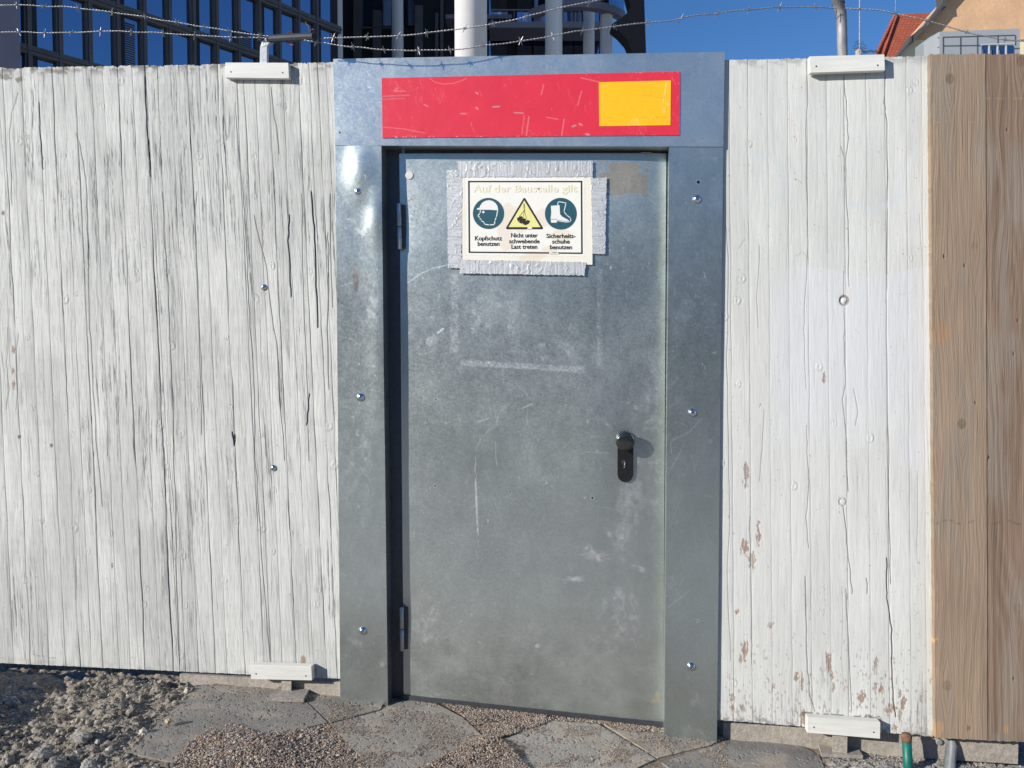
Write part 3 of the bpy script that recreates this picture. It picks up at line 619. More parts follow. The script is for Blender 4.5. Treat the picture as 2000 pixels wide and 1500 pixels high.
# screws
def screw_mesh():
    bm = bmesh.new(); c = Vector((0, 0, 0))
    lathe(bm, c, [(0, .0125), (.0012, .0125), (.0016, .0105), (.004, .0095), (.006, .0068), (.0072, .0035), (.0074, .0018)], Vector((0, -1, 0)), 24)
    me = bpy.data.meshes.new('screw'); bm.to_mesh(me); bm.free(); me.materials.append(M['screw']); me.polygons.foreach_set('use_smooth', [True]*len(me.polygons)); me.update()
    bm = bmesh.new()
    for a in range(6):
        an = a*math.pi/3; tube(bm, [(0.0002*math.cos(an), -.0072, 0.0002*math.sin(an)), (.0032*math.cos(an), -.0066, .0032*math.sin(an))], .0008, 5)
    m2 = bpy.data.meshes.new('drive_recess'); bm.to_mesh(m2); bm.free(); m2.materials.append(M['black_print'])
    return me, m2
sme, sme2 = screw_mesh()
for (x, y) in [(699, 374), (704, 776), (708, 1232), (1361, 389), (1352, 806), (1350, 1302)]:
    o = bpy.data.objects.new('screw', sme); link(o, door); o.location = W(x, y, YP-.0015)-root_off(door); o.scale = (1.15, 1.15, 1.15)
    o2 = bpy.data.objects.new('drive_recess', sme2); link(o2, o)
# knob and lock plate
def rounded(x0, y0, x1, y1, n=14):
    r = (x1-x0)/2; pts = []
    for i in range(n+1): a = math.pi*i/n; pts.append((x0+r-r*math.cos(a)*1, y0+r-r*math.sin(a)))
    for i in range(n+1): a = math.pi*i/n; pts.append((x1-r+r*math.cos(a), y1-r+r*math.sin(a)))
    return pts
YK = YD-.002
plate = pxprism('lock_plate', rounded(1206, 843, 1237, 942), YK-.009, .010, M['black_plastic'], leaf, .0012)
kc = W(1220.5, 860, YK-.009)
bm = bmesh.new(); lathe(bm, kc, [(0, .033), (.004, .033), (.006, .031), (.008, .019), (.014, .0155), (.018, .020), (.021, .029), (.025, .033), (.033, .034), (.040, .032), (.044, .027), (.0455, .021), (.0457, .008)], Vector((0, -1, 0)), 40)
M['knob'] = mat('glossy_black', (0.02, 0.02, 0.02), 0.14, spec=.9, noise=[(50, .2)]); bm_obj('door_knob', bm, M['knob'], leaf, True)
bm = bmesh.new(); c = W(1219, 903, YK-.0092)
lathe(bm, c, [(0, .0085), (.0015, .0085), (.002, .0065)], Vector((0, -1, 0)), 20); box(bm, (c.x-.004, c.y-.002, c.z-.023), (c.x+.004, c.y, c.z-.004))
cyl = bm_obj('lock_cylinder', bm, M['dark_wrap'], plate)
bm = bmesh.new(); tube(bm, [c+Vector((.001, -.0032, .005)), c+Vector((.003, -.0032, -.002)), c+Vector((.0015, -.0032, -.008)), c+Vector((.004, -.0032, -.014)), c+Vector((.0005, -.0032, -.019))], .0011, 6)
bm_obj('key_slot', bm, M['zinc_plain'], plate)
# round white plug sticker at the door's left edge
cs = W(799.5, 342.5, YD-.0005)
bm = bmesh.new(); lathe(bm, cs, [(0, .0145), (.0012, .0145), (.0018, .013)], Vector((0, -1, 0)), 28); bm_obj('plug_cap', bm, M['white_board'], leaf)
bm = bmesh.new(); tube(bm, [W(1252, 298, YD-.005), W(1272, 298, YD-.005)], .0011, 6); bm_obj('metal_clip', bm, M['screw'], leaf)

# ---- red sticker with yellow field
def fnRed(px, py, u, v):
    c = np.ones(px.shape+(3,))*np.array((0.70, 0.028, 0.055)); c *= (1+.10*(fbm(px/60, py/40, 2, 3)-.5))[..., None]
    k = scratches(px, py, 130, (746, 140, 1328, 268), 61, .12, 1.35, 30)
    for (x0, x1, y0, y1, n) in [(800, 828, 155, 190, 16), (760, 790, 155, 175, 10), (850, 866, 170, 195, 10), (795, 815, 240, 266, 12), (1225, 1275, 245, 266, 26), (1225, 1245, 142, 155, 8), (1270, 1325, 142, 175, 12), (1300, 1326, 175, 266, 14)]: k = np.maximum(k, scratches(px, py, n, (x0, y0, x1, y1), int(x0), .25, 1.5, 22))
    for pts, wd in [([(838, 152), (848, 160), (865, 164), (885, 163), (900, 158), (912, 153)], .4), ([(1028, 265), (1033, 228)], .8), ([(1097, 265), (1102, 232)], .7), ([(1019, 262), (1024, 225)], .4), ([(1128, 206), (1136, 178)], .6), ([(770, 178), (777, 172)], .9), ([(770, 178), (792, 178)], .6), ([(1057, 185), (1062, 165)], .6), ([(1135, 152), (1170, 160)], .6), ([(747, 248), (790, 252), (830, 260)], .4), ([(828, 204), (836, 208)], .8), ([(1068, 229), (1090, 233)], .5), ([(930, 181), (933, 183)], 1.4), ([(930, 210), (933, 213)], 1.4), ([(1145, 262), (1150, 263)], 2.0), ([(1132, 242), (1136, 244)], 1.8)]: seg(px, py, pts, wd, k, .8, .85)
    g = np.zeros_like(px)
    for pts, wd in [([(963, 209), (975, 208)], 1.3), ([(1004, 220), (1022, 221)], 1.0), ([(900, 222), (910, 222)], 1.1), ([(747, 188), (800, 186)], .5), ([(1118, 247), (1124, 245)], 1.5), ([(747, 194), (790, 192)], .3)]: seg(px, py, pts, wd, g, .8, .7)
    c = mixc(c, (0.80, 0.52, 0.50), .45*k); c = mixc(c, (0.42, 0.36, 0.38), g)
    edge = sm(4, 0, np.minimum((py-140)+0.022*(px-1328)*-1*-1*0, 268-py))*(vn(px/3, py/3, 5) > .75); c = mixc(c, (0.7, .6, .6), .5*edge)
    return 0.0003*(fbm(px/30, py/30, 4, 2)-.5), c, np.full_like(px, .42)+.2*k
bm0 = W(745, 269, YP-.005)
st = empty('sticker', bm0, 'scratched red strip sticker with a yellow field on the metal header above the door', 'sticker')
sheet('red_film', [(745.5, 152.5), (1328.5, 139.5), (1327, 264), (747, 269.5)], YP-.006, 420, 90, fnRed, .0012, M['sticker'], st)
def fnYel(px, py, u, v):
    c = np.ones(px.shape+(3,))*np.array((0.90, 0.50, 0.006)); c *= (1+.06*(fbm(px/30, py/30, 3, 3)-.5))[..., None]
    k = scratches(px, py, 20, (1172, 158, 1310, 245), 66, .4, 1.5, 20); k = np.maximum(k, scratches(px, py, 14, (1228, 225, 1250, 246), 67, .6, 1.5, 16))
    seg(px, py, [(1302, 160), (1298, 180), (1295, 200)], .8, k, .8, .8); seg(px, py, [(1305, 205), (1306, 203)], 1.3, k, .8, .9); seg(px, py, [(1297, 213), (1297, 220)], 1, k, .8, .8)
    g = np.zeros_like(px)
    for pts in [[(1256, 187), (1274, 187)], [(1280, 190), (1300, 190)], [(1184, 229), (1196, 229)], [(1252, 229), (1263, 229)], [(1280, 229), (1302, 229)]]: seg(px, py, pts, .35, g, .7, .9)
    c = mixc(c, (0.88, 0.76, 0.5), .6*k); c = mixc(c, (0.75, 0.16, 0.10), g)
    return 0*px, c, np.full_like(px, .42)
sheet('yellow_field', [(1169.5, 160.5), (1310.5, 157), (1309.5, 244.5), (1170.5, 246.5)], YP-.0072, 130, 80, fnYel, .0008, M['sticker'], st)

# ---- safety sign
YS = YD-.0075
sign = empty('safety_sign', W(1030, 517, YS), 'cream safety sign with round teal symbols and a yellow triangle, taped to the door', 'sign')
def fnSign(px, py, u, v):
    c = np.ones(px.shape+(3,))*np.array((0.82, 0.77, 0.65))
    inn = rect(px, py, 908, 347, 1142, 501, 1); c = mixc(c, (0.83, 0.81, 0.73), inn)
    s = np.zeros_like(px)
    for i, (x, y, rx, ry) in enumerate([(993, 410, 13, 13), (1010, 428, 30, 26), (985, 450, 16, 18), (1060, 425, 16, 18), (990, 475, 14, 14), (1045, 500, 22, 10), (1030, 505, 16, 8), (1095, 460, 22, 14), (1085, 437, 18, 10), (1075, 490, 16, 10)]): s = np.maximum(s, blob(px, py, x, y, rx, ry, i+3, .35, .12))
    c = mixc(c, (0.72, 0.56, 0.40), .42*s)
    l = np.zeros_like(px); 
    for a, b in [((907.5, 346.5), (1142.5, 346.5)), ((1142.5, 346.5), (1142.5, 501.5)), ((1142.5, 501.5), (909, 499)), ((909, 499), (907.5, 346.5))]: seg(px, py, [a, b], .1, l, .6, .7)
    c = mixc(c, (0.30, 0.25, 0.16), l)
    return 0.0002*(fbm(px/30, py/30, 4, 2)-.5), c, np.full_like(px, .5)
sheet('sign_panel', [(902, 343.5), (1157.5, 343.5), (1157, 517), (903, 507)], YS, 260, 180, fnSign, .005, M['cream'], sign)
def Z(x, y): return (850+x/4.438, 290+y/4.438)
def flat_poly(name, polys, Y, mt, parent, thick=.0003):
    bm = bmesh.new()
    for p in polys: prism(bm, [W(x, y, Y) for x, y in p], (0, thick, 0))
    return bm_obj(name, bm, mt, parent)
def ribbon(pts, wd, closed=False):
    out = []; n = len(pts)
    rng = range(n if closed else n-1)
    for i in rng:
        x0, y0 = pts[i]; x1, y1 = pts[(i+1) % n]; L = math.hypot(x1-x0, y1-y0); ux, uy = (x1-x0)/L, (y1-y0)/L; e = wd*.5
        x0 -= ux*e*.8; y0 -= uy*e*.8; x1 += ux*e*.8; y1 += uy*e*.8
        out.append([(x0-uy*e, y0+ux*e), (x1-uy*e, y1+ux*e), (x1+uy*e, y1-ux*e), (x0+uy*e, y0-ux*e)])
    return out
def circ(cx, cy, r, n=40): return [(cx+r*math.cos(2*math.pi*i/n), cy+r*math.sin(2*math.pi*i/n)) for i in range(n)]
Y1 = YS-.0010
bx = [(915.5, 354.5), (1135.5, 354.5), (1136.3, 494.5), (916.5, 492.5)]
flat_poly('black_border', ribbon(bx, 2.6, True)[:4], Y1, M['black_print'], sign)
pict = flat_poly('helmet_symbol', [circ(953.8, 416.8, 30.4)], Y1, M['teal_print'], sign)
hel = [(362, 530), (362, 520), (384, 512), (392, 492), (408, 470), (435, 454), (468, 448), (500, 456), (525, 476), (540, 500), (546, 536), (470, 531), (400, 531)]
head = [(392, 538), (388, 560), (368, 586), (386, 594), (384, 608), (400, 614), (400, 628), (424, 638), (426, 657), (470, 662), (514, 660), (517, 625), (530, 595), (541, 540)]
flat_poly('white_figure', [[Z(*p) for p in hel]]+ribbon([Z(*p) for p in head], 1.8)+[circ(*Z(417, 551), 2.4, 14)], Y1-.0005, M['white_print'], pict)
pict = flat_poly('boot_symbol', [circ(1095.2, 417.3, 31)], Y1, M['teal_print'], sign)
boot = [(1003, 497), (1078, 491), (1082, 570), (1100, 590), (1128, 606), (1158, 622), (1160, 640), (1128, 640), (1090, 634), (1056, 628), (1052, 643), (1006, 643), (1000, 615), (1006, 560)]
bout = [(1062, 488), (1066, 460), (1134, 472), (1116, 548), (1140, 578), (1172, 602), (1176, 630), (1166, 634)]
flat_poly('white_figure', [[Z(*p) for p in boot]]+ribbon([Z(*p) for p in bout], 1.5), Y1-.0005, M['white_print'], pict)
flat_poly('sole_line', ribbon([Z(1002, 615), Z(1050, 612), Z(1062, 622), Z(1120, 630), Z(1158, 630)], .7), Y1-.001, M['teal_print'], pict)
def tri(s, dy=0): return [(1024, 386+dy+s*1.9), (988+s*1.6, 447.2-s), (989+s*1.6, 447.4-s), (1059-s*1.6, 447.4-s), (1060-s*1.6, 447.2-s), ]
pict = flat_poly('load_symbol', [[(1022.3, 387.5), (1024, 386.3), (1025.7, 387.5), (1060.3, 445), (1059, 447.6), (989.5, 447.6), (988, 445.2)]], Y1, M['black_print'], sign)
flat_poly('yellow_field', [[(1024, 391.5), (1055.5, 443.6), (993.3, 443.6)]], Y1-.0005, M['yellow_print'], pict)
load = [[Z(*p) for p in q] for q in ([(708, 603), (745, 585), (760, 597), (752, 615), (715, 632)], [(720, 636), (765, 603), (790, 612), (778, 640), (745, 652)], [(755, 655), (800, 618), (822, 628), (812, 650), (785, 665)])]
flat_poly('hanging_load', load+ribbon([Z(770, 480), Z(770, 505)], 1.5)+ribbon([Z(774, 508), Z(768, 520), Z(778, 530), Z(770, 538)], 1.1)+ribbon([Z(771, 535), Z(728, 590)], .7)+ribbon([Z(771, 535), Z(790, 607)], .7)+ribbon([Z(771, 535), Z(762, 600)], .5), Y1-.001, M['black_print'], pict)
for q in ([(800, 684), (820, 680), (842, 686), (840, 697), (800, 699)], [(985, 903), (1000, 899), (1030, 906), (1060, 902), (1075, 908), (1070, 914), (990, 912)]): flat_poly('worn_patch', [[Z(*p) for p in q]], Y1-.0014, M['white_print'], sign)
def text(name, body, cx, base, width, Y, mt, parent, bold=.0, height=None):
    cu = bpy.data.curves.new(name, 'FONT'); cu.body = body; cu.align_x = 'CENTER'; cu.size = 1; cu.offset = bold; cu.resolution_u = 3; cu.extrude = 0
    o = bpy.data.objects.new(name, cu); COL.objects.link(o); bpy.context.view_layer.update()
    dg = bpy.context.evaluated_depsgraph_get(); me = bpy.data.meshes.new_from_object(o.evaluated_get(dg)); bpy.data.objects.remove(o)
    xs = [v.co.x for v in me.vertices]; x0, x1 = min(xs), max(xs); a = W(cx-width/2, base, Y); b = W(cx+width/2, base, Y)
    s = (b-a).length/(x1-x0); sv = s
    if height: sv = ((W(cx, base, Y)-W(cx, base-height, Y)).length)/.7
    ux = (b-a).normalized(); ro = root_off(parent)
    for v in me.vertices: v.co = a+ux*((v.co.x-x0)*s)+Vector((0, 0, 1))*(v.co.y*sv)-ro
    me.materials.clear(); me.materials.append(mt)
    return link(bpy.data.objects.new(name, me), parent)
text('heading_text', 'Auf der Baustelle gilt', 1025, 374.8, 203, Y1, M['faded_print'], sign, .022, 13.8)
for body, cx, base, wd in [('Kopfschutz', 954, 469.3, 53), ('benutzen', 954, 480, 42.5), ('Nicht unter', 1024, 463.6, 52), ('schwebende', 1024, 475, 59.5), ('Last treten', 1024, 485.8, 50.5), ('Sicherheits-', 1095.5, 464.8, 57), ('schuhe', 1095.5, 475.6, 34.5), ('benutzen', 1095.5, 486.6, 43)]:
    text('caption_text', body, cx, base, wd, Y1, M['black_print'], sign, .020, 8.4)
def tape(quad, seed, vert, Y):
    def fn(px, py, u, v):
        a, b = (px, py) if not vert else (py, px)
        rip = fbm(a/2.2, b/26, seed, 3); cre = fbm(a/9+2*fbm(a/12, b/9, seed+4, 2), b/22, seed+2, 3); r2 = 1-np.abs(2*cre-1); r2 = sm(.90, .99, r2)
        rib = .5+.5*np.sin(a/ .9)
        d = .0004+.0009*(rip-.5)+.0015*r2*(fbm(px/12, py/12, seed+5, 2))
        d += .0007*sm(.62, .85, fbm(px/25, py/20, seed+8, 2))
        c = np.ones(px.shape+(3,))*np.array((0.57, 0.58, 0.58)); c *= (1+.30*(rip-.5)-.35*r2*(vn(px/4, py/4, 2)))[..., None]
        dx = np.zeros_like(px); dz = np.zeros_like(px)
        e = .0042
        dx[:, 0] = (vn(py[:, 0]/3, py[:, 0]*0, seed)-.5)*e; dx[:, -1] = (vn(py[:, -1]/3, py[:, -1]*0, seed+1)-.5)*e
        dz[0] = (vn(px[0]/3, px[0]*0, seed)-.5)*e; dz[-1] = (vn(px[-1]/3, px[-1]*0, seed+1)-.5)*e
        return d, c, .43+.15*rip, dx, dz
    W_ = abs(quad[1][0]-quad[0][0]); H_ = abs(quad[3][1]-quad[0][1])
    return sheet('duct_tape', quad, Y, int(W_/1.1), int(H_/1.1), fn, .0004, M['tape'], sign)
tape([(872, 332), (903, 332), (901.5, 524), (875, 523)], 2, True, YS-.0002)
tape([(1154, 348), (1185, 347), (1182, 496), (1157, 496)], 6, True, YS-.0004)
tape([(892, 315), (1157.5, 314.5), (1157.5, 345), (899, 346)], 11, False, YS-.0012)
tape([(897, 507), (1145, 512), (1141, 538), (898, 534)], 15, False, YS-.0014)

# ================================================================== CLAMP BOARDS, POSTS, WIRE
def clamp(pxs, Y, depth, label):
    o = pxprism('clamp_board', pxs, Y, depth, M['white_board'], None, .0007); tag(o, label, 'clamp board', 'white clamp boards screwed to the fence')
    (ax, ay), (bx_, by), (cx, cy), (dx, dy) = pxs
    for f, g in ((.09, .62), (.91, .66)):
        x = ax+(bx_-ax)*f; y = ay+(by-ay)*f+(dy-ay)*g
        bm = bmesh.new(); lathe(bm, W(x, y, Y-.0002), [(0, .0028), (.0006, .0026)], Vector((0, -1, 0)), 10); bm_obj('screw_hole', bm, M['black_print'], o)
    return o
def pchild_fix(o):   # clamp boards are single meshes at the origin; children share that frame
    return o
clamp([(440, 122), (563, 122.5), (564.5, 153), (440.5, 151.5)], -.024, .021, 'white clamp board at the top of the left fence, below the bent wire arm')
clamp([(1581, 110), (1727.5, 106), (1728.5, 137), (1582.5, 142)], -.030, .022, 'white clamp board at the top of the right fence, below the steel pole')
clamp([(489.5, 1298.5), (608, 1302), (609.5, 1329), (490, 1326.5)], -.036, .030, 'white clamp board at the foot of the left fence, above a steel base plate')
clamp([(1577, 1400.5), (1719.5, 1411), (1719, 1443), (1576.5, 1431)], -.034, .030, 'white clamp board at the foot of the right fence, above a steel base plate')

def foot(label, px0, px1, pyt, pyb, plate_px, h=.016):
    """short steel post stub carrying the fence on a base plate"""
    a = W(px0, pyt, -.004); b = W(px1, pyt, -.004); base = G(*plate_px[0], h)
    root = empty('post_foot', (a.x, 0, gz(a.x)), label, 'post foot', 'steel post feet under the fence')
    zb = gz(a.x)-.01; yf = -.016
    bm = bmesh.new(); box(bm, (a.x, yf, zb), (b.x, yf+.006, a.z)); box(bm, ((a.x+b.x)/2-.003, yf+.006, zb), ((a.x+b.x)/2+.003, yf+.05, a.z)); box(bm, (a.x, yf+.05, zb), (b.x, yf+.056, a.z+.0))
    bm_obj('post_stub', bm, M['concrete'], root)
    bm = bmesh.new(); prism(bm, [G(x, y, h) for x, y in plate_px], (0, 0, -.012), .001); bm_obj('base_plate', bm, M['concrete'], root)
foot('steel post stub on a square base plate under the left fence', 552, 571, 1326, 1350, [(545, 1340), (606, 1343), (593, 1366), (521, 1364)])
foot('steel post stub on a tilted base plate under the right fence', 1625, 1653, 1432, 1462, [(1596, 1445), (1670, 1450), (1686, 1476), (1604, 1472)])

# post arm on the left
arm = empty('wire_bracket', W(517, 130, .05), 'bent galvanised arm holding the barbed wire above the left fence', 'post arm')
bm = bmesh.new()
def strip(bm, path, hw, t):
    """flat bar swept along a path; hw is the half width vector per point"""
    vs = []
    for p, h in zip(path, hw):
        p = Vector(p); h = Vector(h); vs.append([bm.verts.new(p-h), bm.verts.new(p+h), bm.verts.new(p+h+Vector(t)), bm.verts.new(p-h+Vector(t))])
    for A, B in zip(vs[:-1], vs[1:]):
        for k in range(4): bm.faces.new((A[k], A[(k+1) % 4], B[(k+1) % 4], B[k]))
    bm.faces.new(vs[0][::-1]); bm.faces.new(vs[-1])
strip(bm, [W(514, 150, .045), W(514, 120, .045), W(514.5, 92, .04), W(518, 83, .038), W(528, 75, .034)], [(.0135, 0, 0), (.0135, 0, 0), (.0130, 0, 0), (.012, 0, -.005), (.008, 0, -.011)], (0, .018, 0))
bm_obj('arm_bar', bm, M['zinc_plain'], arm)
bm = bmesh.new(); tube(bm, [W(526, 76, .040), W(560, 74, -.01), W(600, 71.5, -.075), W(614, 71, -.10)], [.0145, .0145, .0135, .012], 10); bm_obj('arm_sleeve', bm, M['dark_wrap'], arm)
bm = bmesh.new()
def loop_wire(bm, px, py, Y, s, r, seed, rad=.0014):
    rr = random.Random(seed); pts = []
    for i in range(14):
        a = i*.9; pts.append(W(px+rr.uniform(-1, 1)*s*.3+s*math.cos(a)*.7, py+s*math.sin(a)*r, Y+.015*math.cos(a*.7)))
    tube(bm, pts, rad, 5)
loop_wire(bm, 566, 73, .0, 9, 1.3, 1); bm_obj('tie_wire', bm, M['rust'], arm)
bm = bmesh.new(); loop_wire(bm, 610, 66, -.08, 6, 1.6, 3); tube(bm, [W(604, 62, -.08), W(603, 52, -.07), W(599, 47, -.06), W(596, 42, -.06)], .0013, 5); bm_obj('tie_wire', bm, M['rust'], arm)
bm = bmesh.new(); tube(bm, [W(558, 82, 0), W(566, 87, 0), W(573, 88, -.01), W(572, 80, -.01)], .0013, 5)
bm_obj('tie_wire', bm, M['rust'], arm)
# right pole
pole = empty('wire_pole', W(1646, 140, .05), 'weathered round steel pole holding the barbed wire above the right fence', 'pole')
bm = bmesh.new(); tube(bm, [W(1645.5, 150, .05), W(1645.5, 108, .05), W(1644.5, 60, .05), W(1643.5, 26, .048), W(1638, 8, .03), W(1634, -8, .01), W(1628, -30, -.03), W(1622, -60, -.07)], [.0172, .0172, .017, .017, .0175, .0175, .017, .016], 16)
bm_obj('pole_tube', bm, M['weathered_steel'], pole, True)
bm = bmesh.new()
for k in range(2):
    pts = []
    for i in range(13):
        a = 2*math.pi*i/12; c = W(1638, 4+k*3, .03); pts.append(c+Vector((.0195*math.cos(a), .0195*math.sin(a), .002*math.sin(2*a))))
    tube(bm, pts, .0016, 5)
tube(bm, [W(1633, 18, .02), W(1634, 26, .02), W(1631, 36, .02)], .0015, 5)
bm_obj('tie_wire', bm, M['rust'], pole)
# barbed wire strands
YW = -.08
def strand(pxs, label, seed, Yf=None):
    pts = []
    for i, (x, y) in enumerate(pxs):
        Y = YW if Yf is None else Yf(i/(len(pxs)-1)); pts.append(np.array(W(x, y, Y)))
    P = np.array(pts); s = np.concatenate([[0], np.cumsum(np.linalg.norm(np.diff(P, axis=0), axis=1))])
    L = s[-1]; n = int(L/.0028); t = np.linspace(0, L, n)
    C = np.stack([np.interp(t, s, P[:, k]) for k in range(3)], 1)
    for _ in range(14): C[1:-1] = (C[:-2]+2*C[1:-1]+C[2:])/4
    rng = np.random.RandomState(seed); C[:, 2] += (vn(t*14, t*0, seed)-.5)*.006
    root = empty('barbed_wire', C[0].tolist(), label, 'barbed wire', 'strands of barbed wire above the fence')
    bm = bmesh.new(); ph = 2*math.pi*t/.024
    for o_ in (0, math.pi):
        H = C+np.stack([0*t, .0016*np.cos(ph+o_), .0016*np.sin(ph+o_)], 1); tube(bm, H, .00105, 5, False)
    bm_obj('twisted_wire', bm, M['wire'], root, True)
    q = .05; k = 0
    while q < L-.02 and k < 60:
        i = int(q/L*(n-1)); c = Vector(C[i]); bm = bmesh.new(); pts2 = []
        for j in range(15): a = j*1.25; pts2.append(c+Vector((-.004+j*.0006, .0042*math.cos(a), .0042*math.sin(a))))
        tube(bm, pts2, .0011, 5)
        for sgn in (-1, 1):
            a = rng.uniform(0, 6.28); d = Vector((sgn*.45*rng.uniform(.3, 1.3), .5*math.sin(a), math.cos(a) if abs(math.cos(a)) > .5 else .8)).normalized()
            tube(bm, [c-d*.015, c, c+d*.017], [.0005, .0012, .0004], 5)
        bm_obj('barb', bm, M['wire'], root); q += .115+rng.uniform(-.02, .02); k += 1
strand([(-150, 12), (-60, 11), (0, 11), (40, 10), (100, 12), (150, 16), (200, 22), (235, 27), (285, 33), (345, 44), (400, 54), (455, 62), (500, 68), (530, 71)], 'upper left barbed wire strand sagging down to the bent arm', 1, lambda t: -.08+.10*t)
strand([(-150, 66), (-60, 65), (0, 64), (50, 63), (110, 64), (170, 62), (230, 61), (280, 63), (335, 66), (400, 70), (450, 72), (520, 73)], 'lower left barbed wire strand running level to the bent arm', 2, lambda t: -.08+.11*t)
strand([(592, 78), (615, 82), (660, 88), (725, 96), (800, 99), (870, 97), (900, 95), (960, 88), (1020, 80), (1070, 73), (1130, 60), (1180, 55), (1250, 46), (1310, 40), (1370, 29), (1400, 25), (1450, 19), (1505, 16), (1570, 14), (1634, 16)], 'long barbed wire strand from the bent arm across the door to the round pole', 3, lambda t: -.09+.10*t)
strand([(625, 76), (660, 75), (690, 74), (730, 72), (790, 68), (835, 64), (890, 59), (940, 52), (1000, 39), (1050, 28), (1100, 15), (1160, 3), (1230, -12), (1400, -45), (1620, -75)], 'upper middle barbed wire strand rising out of the frame above the door', 4)
strand([(1650, 16), (1680, 18), (1715, 21), (1750, 26), (1780, 33), (1820, 44), (1860, 55), (1900, 66), (1935, 73), (1960, 78), (1995, 81), (2060, 80), (2160, 70)], 'right barbed wire strand drooping from the round pole over the brown boards', 5, lambda t: .01-.08*t)
# screws in the fence
for (x, y, lab) in [(515, 561, 'zinc screw in the left white fence, the upper of the two with a rust run'), (533.5, 914, 'painted over zinc screw in the left white fence, the lower of the two')]:
    o = bpy.data.objects.new('fence_screw', sme); link(o); o.location = W(x, y, -.0015); o.scale = (.95, .9, .95); tag(o, lab, 'screw', 'screws in the white fence')
    o2 = bpy.data.objects.new('drive_recess', sme2); link(o2, o)

# ================================================================== GROUND
gx0, gx1, gy0, gy1 = -2.5, 2.3, -.75, .62
nx, ny = 800, 300
X, Yg = np.meshgrid(np.linspace(gx0, gx1, nx), np.linspace(gy0, gy1, ny))
base = G0+GS*X
gpx, gpy = proj(X, Yg, base)
dirt = 1-sm(-.05, .05, (X+1.02)+.45*(Yg+.1)*-1)           # the rough dug-up part on the left
dirt = 1-sm(-20, 25, gpx-(390-(gpy-1340)*1.08))
rough_r = sm(1590, 1640, gpx)
hgt = -.0025+.003*(fbm(X*9, Yg*9, 3, 4)-.5)+.004*(fbm(X*60, Yg*60, 4, 3)-.5)
lump = fbm(X*11, Yg*11, 8, 5); l2 = fbm(X*34, Yg*34, 15, 4); l3 = fbm(X*90, Yg*90, 19, 3)
hgt = hgt+dirt*(-.004+.050*(lump-.5)+.020*np.maximum(0, l2-.5)+.020*(l3-.5)+.016*sm(.60,.68,vn(X*26,Yg*26,61))*vn(X*80,Yg*80,5))
cr_ = 1-np.abs(2*fbm((X+Yg*.8)*9, (Yg-X*.25)*34, 31, 3)-1)
hgt = hgt+rough_r*(.006+.018*(fbm(X*14, Yg*30, 22, 4)-.5)-.012*sm(.9, .99, cr_)+.010*(fbm(X*70, Yg*70, 27, 3)-.5))
hgt = hgt-.03*sm(-.05, .02, Yg)*dirt+.02*sm(.1,.4,Yg)*dirt-.02*dirt*(1-sm(60, 230, gpx))
# heap of gravel
def pbl(cx, cy, rx, ry): 
    c = G(cx, cy); return np.exp(-((X-c.x)/rx)**2-((Yg-c.y)/ry)**2)
heap = .030*pbl(490, 1475, .17, .10)+.012*pbl(980, 1470, .10, .10)
hgt = hgt+heap
Zg = base+hgt
dcol = np.ones(X.shape+(3,))*np.array((0.265, 0.23, 0.185)); dcol *= (1+.5*(fbm(X*25, Yg*25, 33, 4)-.5)+.45*(l3-.5))[..., None]
gcol = np.array((0.26, 0.205, 0.155)); dcol = mixc(dcol, gcol, (1-dirt)*(1-rough_r)*.9); dcol = mixc(dcol, (0.33, 0.31, 0.28), rough_r*.8)
dcol *= (1+.5*(vn(X*160, Yg*160, 5)-.5))[..., None]
idx = np.arange(nx*ny).reshape(ny, nx)
F = np.stack([idx[:-1, :-1], idx[:-1, 1:], idx[1:, 1:], idx[1:, :-1]], -1).reshape(-1, 4)
V = np.stack([X, Yg, Zg], -1)
gr = np_mesh('ground', V.reshape(-1, 3), F, M['ground'], None, dcol.reshape(-1, 3), np.full(nx*ny, .95), True)
tag(gr, kind='structure')
# the wider ground, one sheet to the horizon
xs = [-600, -60, -9, -4, -2.5, 0, 2.3, 4, 9, 60, 600]; ys = [-600, -60, -8, -3, 0, 3, 10, 60, 600]
Vf = [(x, y, gz(x)-.075) for y in ys for x in xs]; Ff = [(j*len(xs)+i, j*len(xs)+i+1, (j+1)*len(xs)+i+1, (j+1)*len(xs)+i) for j in range(len(ys)-1) for i in range(len(xs)-1)]
fg = mesh_obj('street_ground', Vf, Ff, M['far_ground']); tag(fg, kind='structure')
def hat(x, y):
    i = np.clip(((np.asarray(x)-gx0)/(gx1-gx0)*(nx-1)).astype(int), 0, nx-1); j = np.clip(((np.asarray(y)-gy0)/(gy1-gy0)*(ny-1)).astype(int), 0, ny-1)
    return Zg[j, i]

# concrete sleepers that carry the fence
def sleeper(pa, pb, hh, Y, d, label):
    a = W(*pa, Y); b = W(*pb, Y); bm = bmesh.new()
    prism(bm, [a, b, b-Vector((0, 0, hh)), a-Vector((0, 0, hh))], (0, d, 0), .002)
    o = bm_obj('concrete_sleeper', bm, M['concrete']); tag(o, label, 'concrete beam', 'concrete beams under the fence')
sleeper((350.5, 1317), (668, 1333), .10, .014, .10, 'pitted concrete beam lying under the left white fence')
sleeper((1412, 1412), (1990, 1446), .085, .030, .10, 'concrete beam lying under the right white fence')

